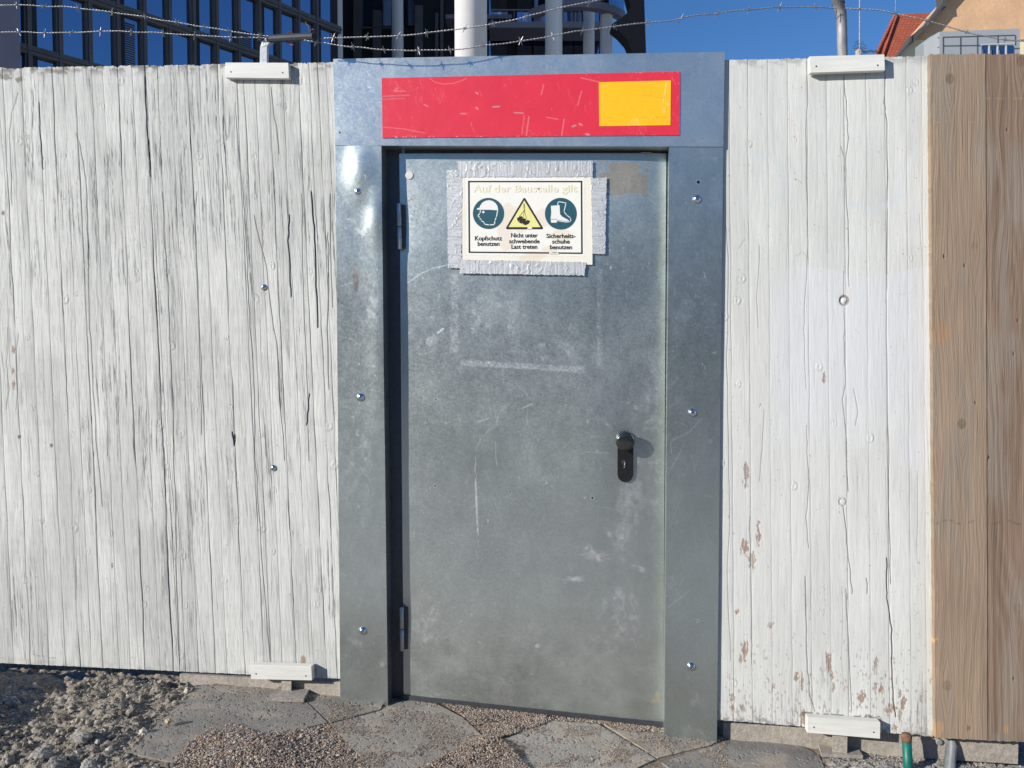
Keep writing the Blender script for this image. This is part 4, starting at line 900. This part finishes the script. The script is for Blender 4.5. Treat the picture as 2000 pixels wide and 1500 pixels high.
# paving slabs
def slab(pxs, label, seed, tint, h=.006):
    pts = [G(x, y, h) for x, y in pxs]; x0 = min(p.x for p in pts); x1 = max(p.x for p in pts); y0 = min(p.y for p in pts); y1 = max(p.y for p in pts)
    bm = bmesh.new(); prism(bm, pts, (0, 0, -.035))
    # dense top so the chips and dark aggregate are modelled in the surface
    st = .0042; ex = []
    top = [f for f in bm.faces if all(abs(v.co.z-(G0+h+GS*v.co.x)) < 1e-5 for v in f.verts)]
    for k in range(1, int((x1-x0)/st)):
        g = [f for f in bm.faces if f.normal.z > .5 or f.normal.z < -.5]
        break
    def cut(co, no):
        geom = [f for f in bm.faces if abs(f.normal.z) > .9 and f.calc_center_median().z > G0+GS*f.calc_center_median().x+h-.01]
        es = list({e for f in geom for e in f.edges}); vs = list({v for f in geom for v in f.verts})
        bmesh.ops.bisect_plane(bm, geom=vs+es+geom, plane_co=co, plane_no=no)
    n1 = int((x1-x0)/.02); n2 = int((y1-y0)/.02)
    for k in range(1, n1): cut((x0+(x1-x0)*k/n1, 0, 0), (1, 0, 0))
    for k in range(1, n2): cut((0, y0+(y1-y0)*k/n2, 0), (0, 1, 0))
    geom = [f for f in bm.faces if abs(f.normal.z) > .9 and f.calc_center_median().z > G0+GS*f.calc_center_median().x+h-.01]
    es = list({e for f in geom for e in f.edges}); bmesh.ops.subdivide_edges(bm, edges=es, cuts=5, use_grid_fill=True)
    bm.verts.ensure_lookup_table(); co = np.array([v.co[:] for v in bm.verts])
    xx, yy = co[:, 0], co[:, 1]; pit = sm(.70, .77, vn(xx*110, yy*80, seed)*.6+vn(xx*230, yy*230, seed+1)*.4)
    topm = co[:, 2] > (G0+GS*xx+h-.004); inner = pit*topm
    co[:, 2] += topm*(-.0022*inner+.0012*(fbm(xx*20, yy*20, seed, 3)-.5))
    for v, z in zip(bm.verts, co[:, 2]): v.co.z = z
    big = fbm(xx*7, yy*7, seed+5, 4); c = np.ones((len(co), 3))*np.array(tint); c *= (1+.45*(big-.5)+.12*(vn(xx*300, yy*300, 3)-.5))[:, None]
    c = mixc(c, (0.42, 0.35, 0.27), .6*sm(.50, .68, fbm(xx*9, yy*12, seed+9, 4)))
    c = mixc(c, (0.09, 0.085, 0.08), .6*inner); c = mixc(c, (0.10, 0.095, 0.085), .65*sm(.80, .86, vn(xx*170, yy*120, seed+31))); c = mixc(c, (0.5, 0.47, 0.42), .7*sm(.93, .97, vn(xx*120, yy*120, seed+12))*topm)
    me = bpy.data.meshes.new('paving_slab'); bm.to_mesh(me); bm.free(); set_attr(me, c, np.full(len(c), .85)); me.materials.append(M['slab'])
    o = link(bpy.data.objects.new('paving_slab', me)); tag(o, label, 'paving slab', 'loose paving slabs in front of the fence')
slab([(385, 1338), (590, 1344), (594, 1366), (639, 1411), (516, 1441), (420, 1500), (345, 1490), (250, 1470)], 'large grey paving slab left of the gravel heap, under the left base plate', 3, (0.265, 0.245, 0.21), .003)
slab([(598, 1347), (760, 1350), (742, 1386), (645, 1411), (597, 1366)], 'narrow grey paving slab at the foot of the left metal jamb', 5, (0.25, 0.225, 0.19), .002)
slab([(646, 1414), (742, 1388), (790, 1366), (852, 1374), (905, 1402), (945, 1440), (860, 1482), (790, 1530), (752, 1530)], 'pitted paving slab in front of the hinge side of the door', 7, (0.34, 0.30, 0.25), .003)
slab([(1080, 1406), (1163, 1411), (1280, 1482), (1180, 1530), (1058, 1530), (968, 1449)], 'pale paving slab with dark chips in front of the middle of the door', 9, (0.37, 0.335, 0.285), .003)
slab([(1172, 1409), (1300, 1422), (1420, 1440), (1384, 1456), (1285, 1480)], 'thin wedge of paving slab against the right metal jamb', 11, (0.30, 0.265, 0.22), .002)
slab([(1292, 1489), (1388, 1458), (1430, 1446), (1560, 1452), (1600, 1476), (1622, 1530), (1350, 1530)], 'dark grey paving slab below the right white panel', 13, (0.245, 0.228, 0.20), .003)

# gravel and crumbs
ico_v = []; ph = (1+5**.5)/2
for a, b in ((1, ph), (-1, ph), (1, -ph), (-1, -ph)): ico_v += [(0, a, b), (a, b, 0), (b, 0, a)]
ico_v = np.array(ico_v, float); ico_v /= np.linalg.norm(ico_v[0])
bmt = bmesh.new()
for v in ico_v: bmt.verts.new(v)
hull = bmesh.ops.convex_hull(bmt, input=bmt.verts); bmt.verts.ensure_lookup_table(); ico_f = np.array([[v.index for v in f.verts] for f in bmt.faces]); bmt.free()
def stones(name, px, py, size, cols, seed, hoff=0.0, sink=.35, label=None, zf=None):
    rs = np.random.RandomState(seed); n = len(px); d = [G(a, b) for a, b in zip(px, py)]
    C = np.array([[p.x, p.y, 0] for p in d]); C[:, 2] = (hat(C[:, 0], C[:, 1]) if zf is None else zf(C[:, 0]))+hoff+size*sink
    Rm = []
    V = np.repeat(ico_v[None], n, 0)*(1+rs.uniform(-.32, .32, (n, 12, 1)))
    V *= rs.uniform(.65, 1.3, (n, 1, 3)); an = rs.uniform(0, 6.28, n); ca, sa = np.cos(an), np.sin(an)
    x = V[..., 0]*ca[:, None]-V[..., 1]*sa[:, None]; y = V[..., 0]*sa[:, None]+V[..., 1]*ca[:, None]
    V = np.stack([x, y, V[..., 2]*.8], -1)*size[:, None, None]+C[:, None, :]
    F = (ico_f[None]+(np.arange(n)*12)[:, None, None]).reshape(-1, 3)
    cc = np.array(cols)[rs.randint(0, len(cols), n)]*rs.uniform(.7, 1.25, (n, 1)); cc = np.repeat(cc, 12, 0)
    o = np_mesh(name, V.reshape(-1, 3), F, M['pebble'], None, cc, np.full(n*12, .85), False)
    return tag(o, label, None, None, 'stuff')
def scatter(n, poly, seed, dens=None):
    rs = np.random.RandomState(seed); P = np.array(poly); x0, y0 = P.min(0); x1, y1 = P.max(0); out = []
    while len(out) < n:
        x = rs.uniform(x0, x1, 4000); y = y1-(y1-y0)*rs.uniform(0, 1, 4000)
        ins = np.zeros(4000, bool); j = len(P)-1
        for i in range(len(P)):
            c = ((P[i, 1] > y) != (P[j, 1] > y)) & (x < (P[j, 0]-P[i, 0])*(y-P[i, 1])/(P[j, 1]-P[i, 1]+1e-9)+P[i, 0]); ins ^= c; j = i
        if dens is not None: ins &= rs.rand(4000) < dens(x, y)
        out += list(zip(x[ins], y[ins]))
    out = np.array(out[:n]); return out[:, 0], out[:, 1]
GC = [(0.34, 0.25, 0.18), (0.28, 0.20, 0.145), (0.42, 0.34, 0.26), (0.20, 0.155, 0.125), (0.50, 0.44, 0.36), (0.36, 0.27, 0.20), (0.25, 0.22, 0.20)]
heapP = [(335, 1520), (345, 1478), (385, 1440), (425, 1411), (455, 1415), (516, 1437), (637, 1411), (700, 1470), (735, 1520)]
X1, Y1_ = scatter(13000, heapP, 1); rs = np.random.RandomState(2)
stones('gravel', X1, Y1_, rs.uniform(.0012, .0036, 13000)*(1+.9*(rs.rand(13000) > .96)), GC, 3, .002, .3, 'heap of reddish brown gravel between the slabs')
# coarse heap surface lies above the slabs: lift a second layer where it laps over them
mid = [(850, 1368), (960, 1385), (1160, 1408), (1298, 1424), (1300, 1434), (1240, 1432), (1165, 1415), (1080, 1410), (975, 1447), (1060, 1530), (760, 1530), (860, 1482), (945, 1440), (905, 1402)]
X2, Y2 = scatter(12000, mid, 5, lambda x, y: .25+.75*(vn(x/30, y/14, 3) > .35))
stones('gravel', X2, Y2, rs.uniform(.0014, .0034, 12000), GC, 6, .008, .3, 'loose beige gravel along the door sill and between the slabs')
X3, Y3 = scatter(9000, [(640, 1375), (1420, 1445), (1420, 1500), (640, 1500)], 8, lambda x, y: .06+.9*(fbm(x/60, y/25, 9, 3) > .56))
stones('gravel', X3, Y3, rs.uniform(.0006, .0018, 9000), GC, 9, .018, .3, 'crumbs of gravel strewn over the paving slabs', lambda x: G0+GS*x-.0135)
X4, Y4 = scatter(9000, [(-60, 1322), (350, 1318), (388, 1340), (250, 1470), (350, 1500), (350, 1530), (-60, 1530)], 11)
DC = [(0.30, 0.26, 0.21), (0.24, 0.21, 0.165), (0.36, 0.32, 0.26), (0.20, 0.175, 0.14), (0.42, 0.38, 0.31)]
stones('rubble_crumbs', X4, Y4, rs.uniform(.0008, .0040, 9000)*(1+2.2*(rs.rand(9000) > .965)), DC, 12, 0, .3, 'grey crumbs and clods of dug up dirt left of the slabs')
X5, Y5 = scatter(2200, [(1620, 1478), (1700, 1462), (1850, 1455), (2100, 1460), (2100, 1530), (1620, 1530)], 14)
stones('rubble_crumbs', X5, Y5, rs.uniform(.0012, .0034, 2200), DC+[(0.5, .48, .44)], 15, 0, .3, 'pale grit on the rough stone under the brown boards')

def rock(px, py, r, seed, label, col=(0.32, 0.29, 0.25), flat=.7):
    c = G(px, py); z = float(hat(c.x, c.y)); rr = np.random.RandomState(seed)
    bm = bmesh.new(); bmesh.ops.create_icosphere(bm, subdivisions=4, radius=1); co = np.array([v.co[:] for v in bm.verts])
    k = 1+.55*(fbm(co[:, 0]*1.7+seed, co[:, 1]*1.7+co[:, 2]*1.3, seed, 3)-.5)*1.4+.16*(fbm(co[:, 0]*6+co[:, 2]*5, co[:, 1]*6+co[:, 2]*3, seed+4, 3)-.5)
    sc = rr.uniform(.8, 1.25, 3); co = co*k[:, None]*sc*np.array((1, .85, flat))*r
    for v, q in zip(bm.verts, co): v.co = Vector(q)+Vector((c.x, c.y, z+r*flat*.35))
    cols = np.ones((len(co), 3))*np.array(col); nn = fbm(co[:, 0]*90, co[:, 1]*90+co[:, 2]*70, seed, 3); cols *= (1+.6*(nn-.5))[:, None]
    me = bpy.data.meshes.new('rock'); bm.to_mesh(me); bm.free(); set_attr(me, cols, np.full(len(co), .9)); me.materials.append(M['ground']); 
    o = link(bpy.data.objects.new('rock', me)); tag(o, label, 'rock', 'rocks lying in front of the fence'); return o
rock(82, 1470, .036, 1, 'large rounded rough rock at the lower left of the dirt')
rock(158, 1450, .034, 2, 'broad low lump of rubble right of the large rounded rock', flat=.5)
rock(200, 1384, .014, 3, 'small pointed stone casting a long shadow in the middle of the dirt')
rock(212, 1403, .010, 4, 'little yellowish stone just below the small pointed stone', (0.40, 0.35, 0.26))
rock(329, 1419, .011, 5, 'single yellowish pebble lying on the large grey slab', (0.52, 0.43, 0.27), .9).location.z += .018
rock(280, 1432, .014, 6, 'pale stone leaning on the left edge of the large grey slab', (0.42, 0.4, 0.36), 1.1)
rock(110, 1497, .040, 7, 'dark lump of rubble cut by the bottom left edge of the picture', (0.27, 0.25, 0.22))
rock(172, 1492, .022, 8, 'medium stone at the bottom edge right of the dark lump', (0.36, 0.33, 0.29))
rock(15, 1470, .024, 9, 'rough stone at the far left edge of the dirt', (0.3, 0.27, 0.23))
rock(305, 1352, .020, 10, 'clod of dirt beside the end of the left concrete beam', (0.27, .25, .2), .6)
rock(20, 1362, .034, 11, 'stone in the deep shade under the left end of the fence', (0.3, .28, .25), .8)
rock(1990/1.0-650, 1441, .008, 12, 'pebble on the slab beside the right metal jamb', (0.4, 0.35, 0.28))

# pipes at the bottom right
bm = bmesh.new(); p0 = G(1773, 1530, .0); yy = -.10; a = W(1766.5, 1440, -.050); b = W(1770, 1440, -.05)
tp = empty('teal_pipe', (W(1772, 1480, -.055).x, -.055, gz(1.4)), 'teal painted steel pipe standing in front of the foot of the right white panel', 'pipe')
bm = bmesh.new(); tube(bm, [W(1771, 1446, -.05), W(1773.5, 1500, -.055), W(1776, 1560, -.06)], .0152, 20); bm_obj('pipe', bm, M['teal_pipe'], tp, True)
bm = bmesh.new(); tube(bm, [W(1771, 1448, -.0495), W(1770.6, 1443, -.0495), W(1770.4, 1437, -.0495), W(1770.2, 1433, -.0495)], [.0158, .0165, .0185, .0145], 18); bm_obj('rusty_rim', bm, M['rust'], tp, True)
gp = empty('grey_pipe', (W(1855, 1480, 0).x, .0, gz(1.5)), 'grey steel pipe standing under the brown boards', 'pipe')
bm = bmesh.new(); tube(bm, [W(1861, 1420, .030), W(1859, 1455, .028), W(1854, 1500, -.01), W(1848, 1560, -.05)], .0195, 20); bm_obj('pipe', bm, M['grey_pipe'], gp, True)
bm = bmesh.new(); lathe(bm, W(1833, 1448, .028), [(0, .011), (.006, .011), (.007, .008)], Vector((0, -1, 0)), 20); o = bm_obj('bolt', bm, M['weathered_steel']); tag(o, 'bolt head in the concrete beam below the corner of the brown board', 'bolt')

# ================================================================== BACKGROUND
# office building: long facade running away to the right
VPX = 2240; D0 = 45.0; K = D0*(VPX-330)
def depth_at(px): return K/(VPX-px)
Fh = Vector((Fv.x, Fv.y, 0)).normalized()
def FP(px, z):           # point of the facade plane seen in column px, at height z
    d = Fh*FPX*math.cos(PITCH)+Rv*(px-1000); p = CAM+d*(depth_at(px)/(FPX*math.cos(PITCH))); return Vector((p.x, p.y, z))
A0 = FP(-400, 0); A1 = FP(700, 0); fd = (A1-A0).normalized(); fn_ = Vector((fd.y, -fd.x, 0))
if fn_.dot(CAM-A0) < 0: fn_ = -fn_
hA = 632/FPX*D0; zA = CAM.z+hA; FL = .19*hA
off_b = empty('office_building', (A0.x, A0.y, gz(-9)), 'dark glazed office building with blue sky mirrored in its windows, behind the left fence', 'building')
Ltot = (FP(672, 0)-A0).length
def fbox(bm, s0, s1, z0, z1, d0, d1):
    p = [A0+fd*s0+fn_*d0, A0+fd*s1+fn_*d0, A0+fd*s1+fn_*d1, A0+fd*s0+fn_*d1]
    prism(bm, [Vector((q.x, q.y, z0)) for q in p], (0, 0, z1-z0))
bm = bmesh.new(); fbox(bm, 0, Ltot, -2, 95, -42, -.35); bm_obj('wall', bm, M['facade_wall'], off_b)
for k in range(-2, 4):
    z = zA+FL*k
    bm = bmesh.new(); fbox(bm, 0, Ltot, z-.22, z+.22, -.34, .05); fbox(bm, 0, Ltot, z-.04, z+.04, .051, .14); bm_obj('floor_band', bm, M['facade'], off_b)
s = .2; i = 0; rr = random.Random(4)
while s < Ltot-1.5:
    bm = bmesh.new(); fbox(bm, s, s+.34, 0, zA+3*FL, -.34, -.02); fbox(bm, s+.10, s+.18, 0, zA+3*FL, -.02, .10); bm_obj('mullion', bm, M['facade'], off_b)
    if i % 3 == 0:
        bm = bmesh.new(); fbox(bm, s+.341, s+.62, 0, zA+3*FL, -.34, -.16); bm_obj('dark_panel', bm, M['facade_wall'], off_b)
    for k in range(-2, 3):
        z0 = zA+FL*k+.23; z1 = zA+FL*(k+1)-.23
        px_, _ = proj(*(A0+fd*s)[:2], z0)
        if px_ < -250: continue
        h = z1-z0
        pane = rr.random()
        bm = bmesh.new(); fbox(bm, s+.281, s+1.449, z0, z1, -.30, -.24); wn = bm_obj('window', bm, M['glass'], off_b)
        if (i*5+k*3) % 7 == 0:
            bm = bmesh.new(); q = z0
            while q < z0+h*(.35 if pane < .5 else .9): fbox(bm, s+.32, s+1.20, q, q+.04, -.22, -.17); q += .12
            bm_obj('louvre_blind', bm, M['facade'], wn)
    s += 1.45; i += 1
# pier at the very left
bm = bmesh.new(); 
pl = FP(-30, 0); pr = FP(41, 0)
fbox(bm, (FP(-60, 0)-A0).length, (FP(38, 0)-A0).length, -2, zA+3*FL, .19, 1.1); bm_obj('pier', bm, M['slate'], off_b)
# inner wing behind the columns
def WD(px, py, D):       # point at horizontal depth D
    d = ray(px, py); dd = d.x*Fh.x+d.y*Fh.y; return CAM+d*(D/dd)
def wbox(bm, x0, y0, x1, y1, D, th):
    p = [WD(x0, y0, D), WD(x1, y0, D), WD(x1, y1, D), WD(x0, y1, D)]; prism(bm, p, Fh*th)
wing = empty('office_wing', WD(900, 700, 74), 'shaded inner wing with balconies and tall round columns behind the metal door', 'building')
bm = bmesh.new(); wbox(bm, 640, -260, 1190, 640, 76, 6); bm_obj('wall', bm, M['facade_wall'], wing)
for (x0, x1) in [(955, 990), (1010, 1038), (1042, 1066), (1100, 1120), (1122, 1136), (1160, 1170)]:
    bm = bmesh.new(); wbox(bm, x0, 55, x1, 112, 75.6, .2); bm_obj('window', bm, M['glass'], wing)
    bm = bmesh.new(); wbox(bm, x0, -8, x1, 42, 75.6, .2); bm_obj('window', bm, M['glass'], wing)
for (x0, y0, x1, y1) in [(690, -10, 706, 112), (728, 20, 744, 112), (810, 10, 826, 112), (850, 25, 856, 112), (700, 52, 790, 55), (860, -5, 866, 112)]:
    bm = bmesh.new(); wbox(bm, x0, y0, x1, y1, 75.2, .3); bm_obj('mullion', bm, M['facade'], wing)
for (x0, x1) in [(706, 727), (745, 764), (792, 809)]:
    bm = bmesh.new(); wbox(bm, x0, 0, x1, 50, 75.6, .2); bm_obj('window', bm, M['glass'], wing)
for (x0, y0, x1, y1, D, th) in [(955, 42, 1180, 54, 72, 3), (870, 28, 1000, 36, 73, 2.5), (955, -60, 1180, -44, 72, 3)]:
    bm = bmesh.new(); wbox(bm, x0, y0, x1, y1, D, th); bm_obj('balcony_slab', bm, M['facade'] if y0 < 0 else M['slate'], wing)
bm = bmesh.new(); wbox(bm, 960, 18, 1172, 20, 72, .1)
for x in range(962, 1172, 14): wbox(bm, x, 20, x+1.2, 42, 72.0, .08)
bm_obj('railing', bm, M['slate'], wing)
# curved balcony sweeping to the right
def arc_slab(name, mt, y_off, h, r_in, r_out):
    bm = bmesh.new(); c = WD(1120, 60, 66); ring = []
    n = 22
    for i in range(n+1):
        a = -.9+1.9*i/n
        d = Rv*math.sin(a)-Fh*math.cos(a); ring.append((c+d*r_in, c+d*r_out))
    z = CAM.z+y_off
    vs = [[bm.verts.new((p.x, p.y, z+q)) for p in pr_ for q in (0, h)] for pr_ in ring]
    for A, B in zip(vs[:-1], vs[1:]):
        for a, b in ((0, 1), (1, 3), (3, 2), (2, 0)): bm.faces.new((A[a], A[b], B[b], B[a]))
    bm.faces.new((vs[0][0], vs[0][1], vs[0][3], vs[0][2])); bm.faces.new((vs[-1][0], vs[-1][1], vs[-1][3], vs[-1][2]))
    return bm_obj(name, bm, mt, wing)
arc_slab('curved_balcony', M['slate'], 26.1-0, .55, 3.9, 4.6)
arc_slab('balcony_glass', M['glass'], 26.65, .95, 4.45, 4.5)
fin = bmesh.new(); fp = [(1262, 115), (1262, 104), (1258, -10), (1256, -60), (1218, -60), (1226, -12), (1230, 2), (1232, 12), (1228, 22), (1215, 34), (1196, 46), (1196, 50), (1211, 62), (1225, 78), (1236, 104), (1236, 115)]
prism(fin, [WD(x, y, 60) for x, y in fp], Fh*1.6); bm_obj('curved_fin', fin, M['brown_fin'], wing)
# round columns
def column(px, wpx, D, label, z0=-1):
    c = WD(px, 300, D); r = wpx/2/FPX*D; bm = bmesh.new(); lathe(bm, Vector((c.x, c.y, z0)), [(0, r), (60, r)], Vector((0, 0, 1)), 40)
    o = bm_obj('column', bm, M['column'], None, True); tag(o, label, 'column', 'round columns of the office building'); return o
column(920, 62, 28, 'thick sunlit white column above the middle of the door header')
column(656, 30, 62, 'shaded grey column above the left end of the door header')
column(778, 22, 70, 'dim slim column between the shaded grey one and the sunlit white one')
column(1081, 33, 58, 'grey column left of the two slim columns by the curved balcony')
column(1149, 22, 66, 'slim grey column, the middle one of three beside the curved balcony')
column(1183, 24, 63, 'slim dark column touching the curved balcony')
# house on the right
HD = 32.0
house = empty('house', WD(1850, 600, HD), 'peach rendered house with a red tiled roof above the brown boards', 'house')
M['peach'] = mat('peach_render', (0.68, 0.42, 0.24), 0.9, noise=[(1.2, 0.10), (9, 0.05)], bump=[(8, .01)])
M['creamw'] = mat('cream_render', (0.80, 0.70, 0.46), 0.9, noise=[(3, 0.03)])
M['verge'] = mat('dark_verge', (0.07, 0.07, 0.075), 0.8)
def hpoly(name, pts, D, th, mt, par=None):
    bm = bmesh.new(); prism(bm, [WD(x, y, D) for x, y in pts], Fh*th); return bm_obj(name, bm, mt, par or house)
hpoly('upper_wall', [(1848, -5), (1868, -30), (2120, -200), (2300, -200), (2300, 77), (1785, 77), (1790, 60)], HD, .4, M['peach'])
hpoly('lower_wall', [(1785, 77.5), (2300, 77.5), (2300, 600), (1730, 600), (1748, 118), (1760, 104)], HD+.05, .35, M['creamw'])
rf = hpoly('verge_board', [(1743, 120), (1775, 82), (1777, 73), (1811, 44), (1842, 4), (1841, -12), (1872, -42), (2122, -212), (2122, -204), (1876, -34), (1848, -2), (1850, 12), (1843, 13), (1813, 49), (1786, 78), (1785, 81), (1778, 83), (1752, 118)], HD-.35, .5, M['verge'])
# tiled roof plane
tile = mat('roof_tiles', (0.42, 0.10, 0.045), 0.8, noise=[(6, 0.18), (1.5, 0.12)])
nt_ = tile.node_tree; br = nt_.nodes.new('ShaderNodeTexBrick'); br.inputs['Scale'].default_value = 3.2; br.offset = 0.5
br.inputs['Color1'].default_value = (0.43, 0.105, 0.05, 1); br.inputs['Color2'].default_value = (0.36, 0.08, 0.04, 1); br.inputs['Mortar'].default_value = (0.12, 0.03, 0.02, 1); br.inputs['Mortar Size'].default_value = 0.03; br.inputs['Row Height'].default_value = .5; br.inputs['Brick Width'].default_value = .55
tcn = nt_.nodes.new('ShaderNodeTexCoord'); sp = nt_.nodes.new('ShaderNodeSeparateXYZ'); cb = nt_.nodes.new('ShaderNodeCombineXYZ')
nt_.links.new(tcn.outputs['Object'], sp.inputs[0]); nt_.links.new(sp.outputs[0], cb.inputs[0]); nt_.links.new(sp.outputs[2], cb.inputs[1]); nt_.links.new(cb.outputs[0], br.inputs['Vector']); nt_.links.new(br.outputs['Color'], nt_.nodes['Principled BSDF'].inputs['Base Color'])
def roofpt(x, y, D): return WD(x, y, D)
bm = bmesh.new(); R_ = [roofpt(1706, 118, HD+5), roofpt(1733, 62, HD+6), roofpt(1750, 27, HD+7), roofpt(1850, 22, HD+7), roofpt(1900, 22, HD+7), roofpt(1900, 118, HD+5)]
vs = [bm.verts.new(p) for p in (R_[0], R_[2], R_[4], R_[5])]; bm.faces.new(vs); r0 = bmesh.ops.extrude_face_region(bm, geom=list(bm.faces)); bmesh.ops.translate(bm, verts=[g for g in r0['geom'] if isinstance(g, bmesh.types.BMVert)], vec=Fh*.3)
roof = bm_obj('roof', bm, tile, house)
bm = bmesh.new(); tube(bm, [WD(1708, 114, HD+4.9), WD(1722, 84, HD+5.7), WD(1749, 27, HD+6.9)], .07, 8); tube(bm, [WD(1723, 112, HD+5), WD(1752, 29, HD+6.8)], .05, 8); bm_obj('hip_ridge', bm, tile, roof)
# grey box building
ann = empty('rooftop_building', WD(1900, 600, 27), 'grey panelled box with a row of dark windows in front of the peach house', 'building')
bm = bmesh.new(); f0 = [WD(1835, 62, 27), WD(1992, 55.5, 27), WD(1992, 600, 27), WD(1835, 600, 27)]; prism(bm, f0, Fh*.3); 
M['panel'] = mat('grey_panel', (0.33, 0.35, 0.37), 0.7, noise=[(2, 0.03)])
bm_obj('wall', bm, M['panel'], ann)
bm = bmesh.new(); prism(bm, [WD(1815, 73, 29), WD(1834.6, 62, 27.02), WD(1834.6, 600, 27.02), WD(1815, 600, 29)], Fh*1.0); bm_obj('side_wall', bm, M['panel'], ann)
bm = bmesh.new()
for a, b in [((1842, 72), (1983, 68)), ((1842, 89), (1915, 88)), ((1876, 72), (1876, 106)), ((1909, 71), (1909, 106)), ((1949, 69), (1949, 86)), ((1842, 72), (1842, 106)), ((1983, 68), (1983, 87))]:
    for q in ribbon([a, b], .55): prism(bm, [WD(x, y, 26.97) for x, y in q], Fh*.02)
bm_obj('panel_joint', bm, M['verge'], ann)
bm = bmesh.new()
for a, b in [((1816, 84), (1833, 73)), ((1816, 100), (1833, 92))]:
    tube(bm, [WD(a[0], a[1], 28.88), WD(b[0], b[1], 27.0)], .012, 5)
bm_obj('panel_joint', bm, M['verge'], ann)
for k in range(4):
    bm = bmesh.new(); prism(bm, [WD(x, y, 26.96) for x, y in [(1918+k*16.5, 88), (1929.5+k*16.5, 88), (1929.5+k*16.5, 112), (1918+k*16.5, 112)]], Fh*.03); bm_obj('window', bm, M['glass'], ann)
bm = bmesh.new()
for k in range(3): tube(bm, [WD(1932+k*16.5, 112, 26.8), WD(1932+k*16.5, 92, 26.8), WD(1932+k*16.5, 90, 26.8)], [.035, .035, .02], 10)
bm_obj('baluster', bm, M['panel'], ann)
bm = bmesh.new(); tube(bm, [WD(1917, 87.5, 26.85), WD(1982, 84.5, 26.85)], .018, 6); bm_obj('awning_rail', bm, M['white_board'], ann)
# antenna mast with curled ornament
mast = empty('antenna_mast', WD(1679, 120, 30), 'thin antenna mast with a curled iron ornament between the pole and the red roof', 'antenna')
bm = bmesh.new(); tube(bm, [WD(1679, 130, 30), WD(1679, 30, 30), WD(1679, -60, 30)], [.028, .022, .015], 8); bm_obj('mast', bm, M['weathered_steel'], mast)
bm = bmesh.new()
for j in range(9):
    a0 = -1.9+j*.47; q = []
    for i in range(9):
        t = i/8; q.append(WD(1679+math.sin(a0)*9*t*(1+.3*math.sin(t*3)), 97-9*t*math.cos(a0)*1.4+4*t*t, 30))
    tube(bm, q, .014, 5)
for (x, y) in [(1673, 84), (1685, 84), (1669, 92), (1690, 92), (1677, 82)]:
    tube(bm, [WD(x+3*math.cos(a*.8), y+3*math.sin(a*.8), 30) for a in range(8)], .012, 5)
bm_obj('iron_scroll', bm, M['verge'], mast)
bm = bmesh.new(); tube(bm, [WD(1677, 116, 30), WD(1677, 99, 30), WD(1677, 96, 30)], [.14, .12, .05], 10); bm_obj('plinth', bm, M['concrete'], mast)
m2 = empty('lightning_rod', WD(1749, 30, 39), 'thin rod standing on the tip of the red tiled roof', 'rod')
bm = bmesh.new(); tube(bm, [WD(1749, 30, 38.9), WD(1749, -60, 38.9)], .016, 6); bm_obj('rod', bm, M['weathered_steel'], m2)
# iron scrollwork beside the roof
sc = empty('iron_railing', WD(1700, 112, 31), 'low curled iron railing seen just above the fence left of the red roof', 'railing')
bm = bmesh.new(); rr = random.Random(9)
for j in range(11):
    cx = 1688+j*2.6; cy = 103-rr.uniform(0, 5); R0 = rr.uniform(1.6, 3.4)
    tube(bm, [WD(cx+R0*(1-i*.07)*math.cos(i*.9), cy+R0*(1-i*.07)*math.sin(i*.9), 31+rr.uniform(-.02, .02)) for i in range(9)], .011, 5)
tube(bm, [WD(1684, 108, 31), WD(1718, 107, 31)], .015, 5)
bm_obj('scrollwork', bm, M['verge'], sc)

# ---- the other side of the street (behind the camera, mirrored in the door and windows)
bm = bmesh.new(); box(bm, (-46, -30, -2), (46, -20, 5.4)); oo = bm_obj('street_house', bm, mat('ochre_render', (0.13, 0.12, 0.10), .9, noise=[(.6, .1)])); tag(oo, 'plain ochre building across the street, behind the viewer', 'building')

# unseen block left of the frame, placed to cast the shadow on the dirt
q0 = G(60, 1415, -.03); q1 = G(182, 1318, -.05); T = .40
c0 = q0-Vector((1.0, .75, -.48))*T; c1 = q1-Vector((1.0, .75, -.48))*T; ee = (c1-c0); ee.z = 0; nn_ = Vector((-ee.y, ee.x, 0)).normalized()*.30
bm = bmesh.new(); zt = c0.z
prism(bm, [Vector((p.x, p.y, zt)) for p in (c0, c1, c1+nn_, c0+nn_)], (0, 0, -.40), .004)
o = bm_obj('shadow_block', bm, M['concrete']); tag(o, 'low unseen concrete block beside the picture, placed to shade the dirt under the left fence end', 'concrete block')
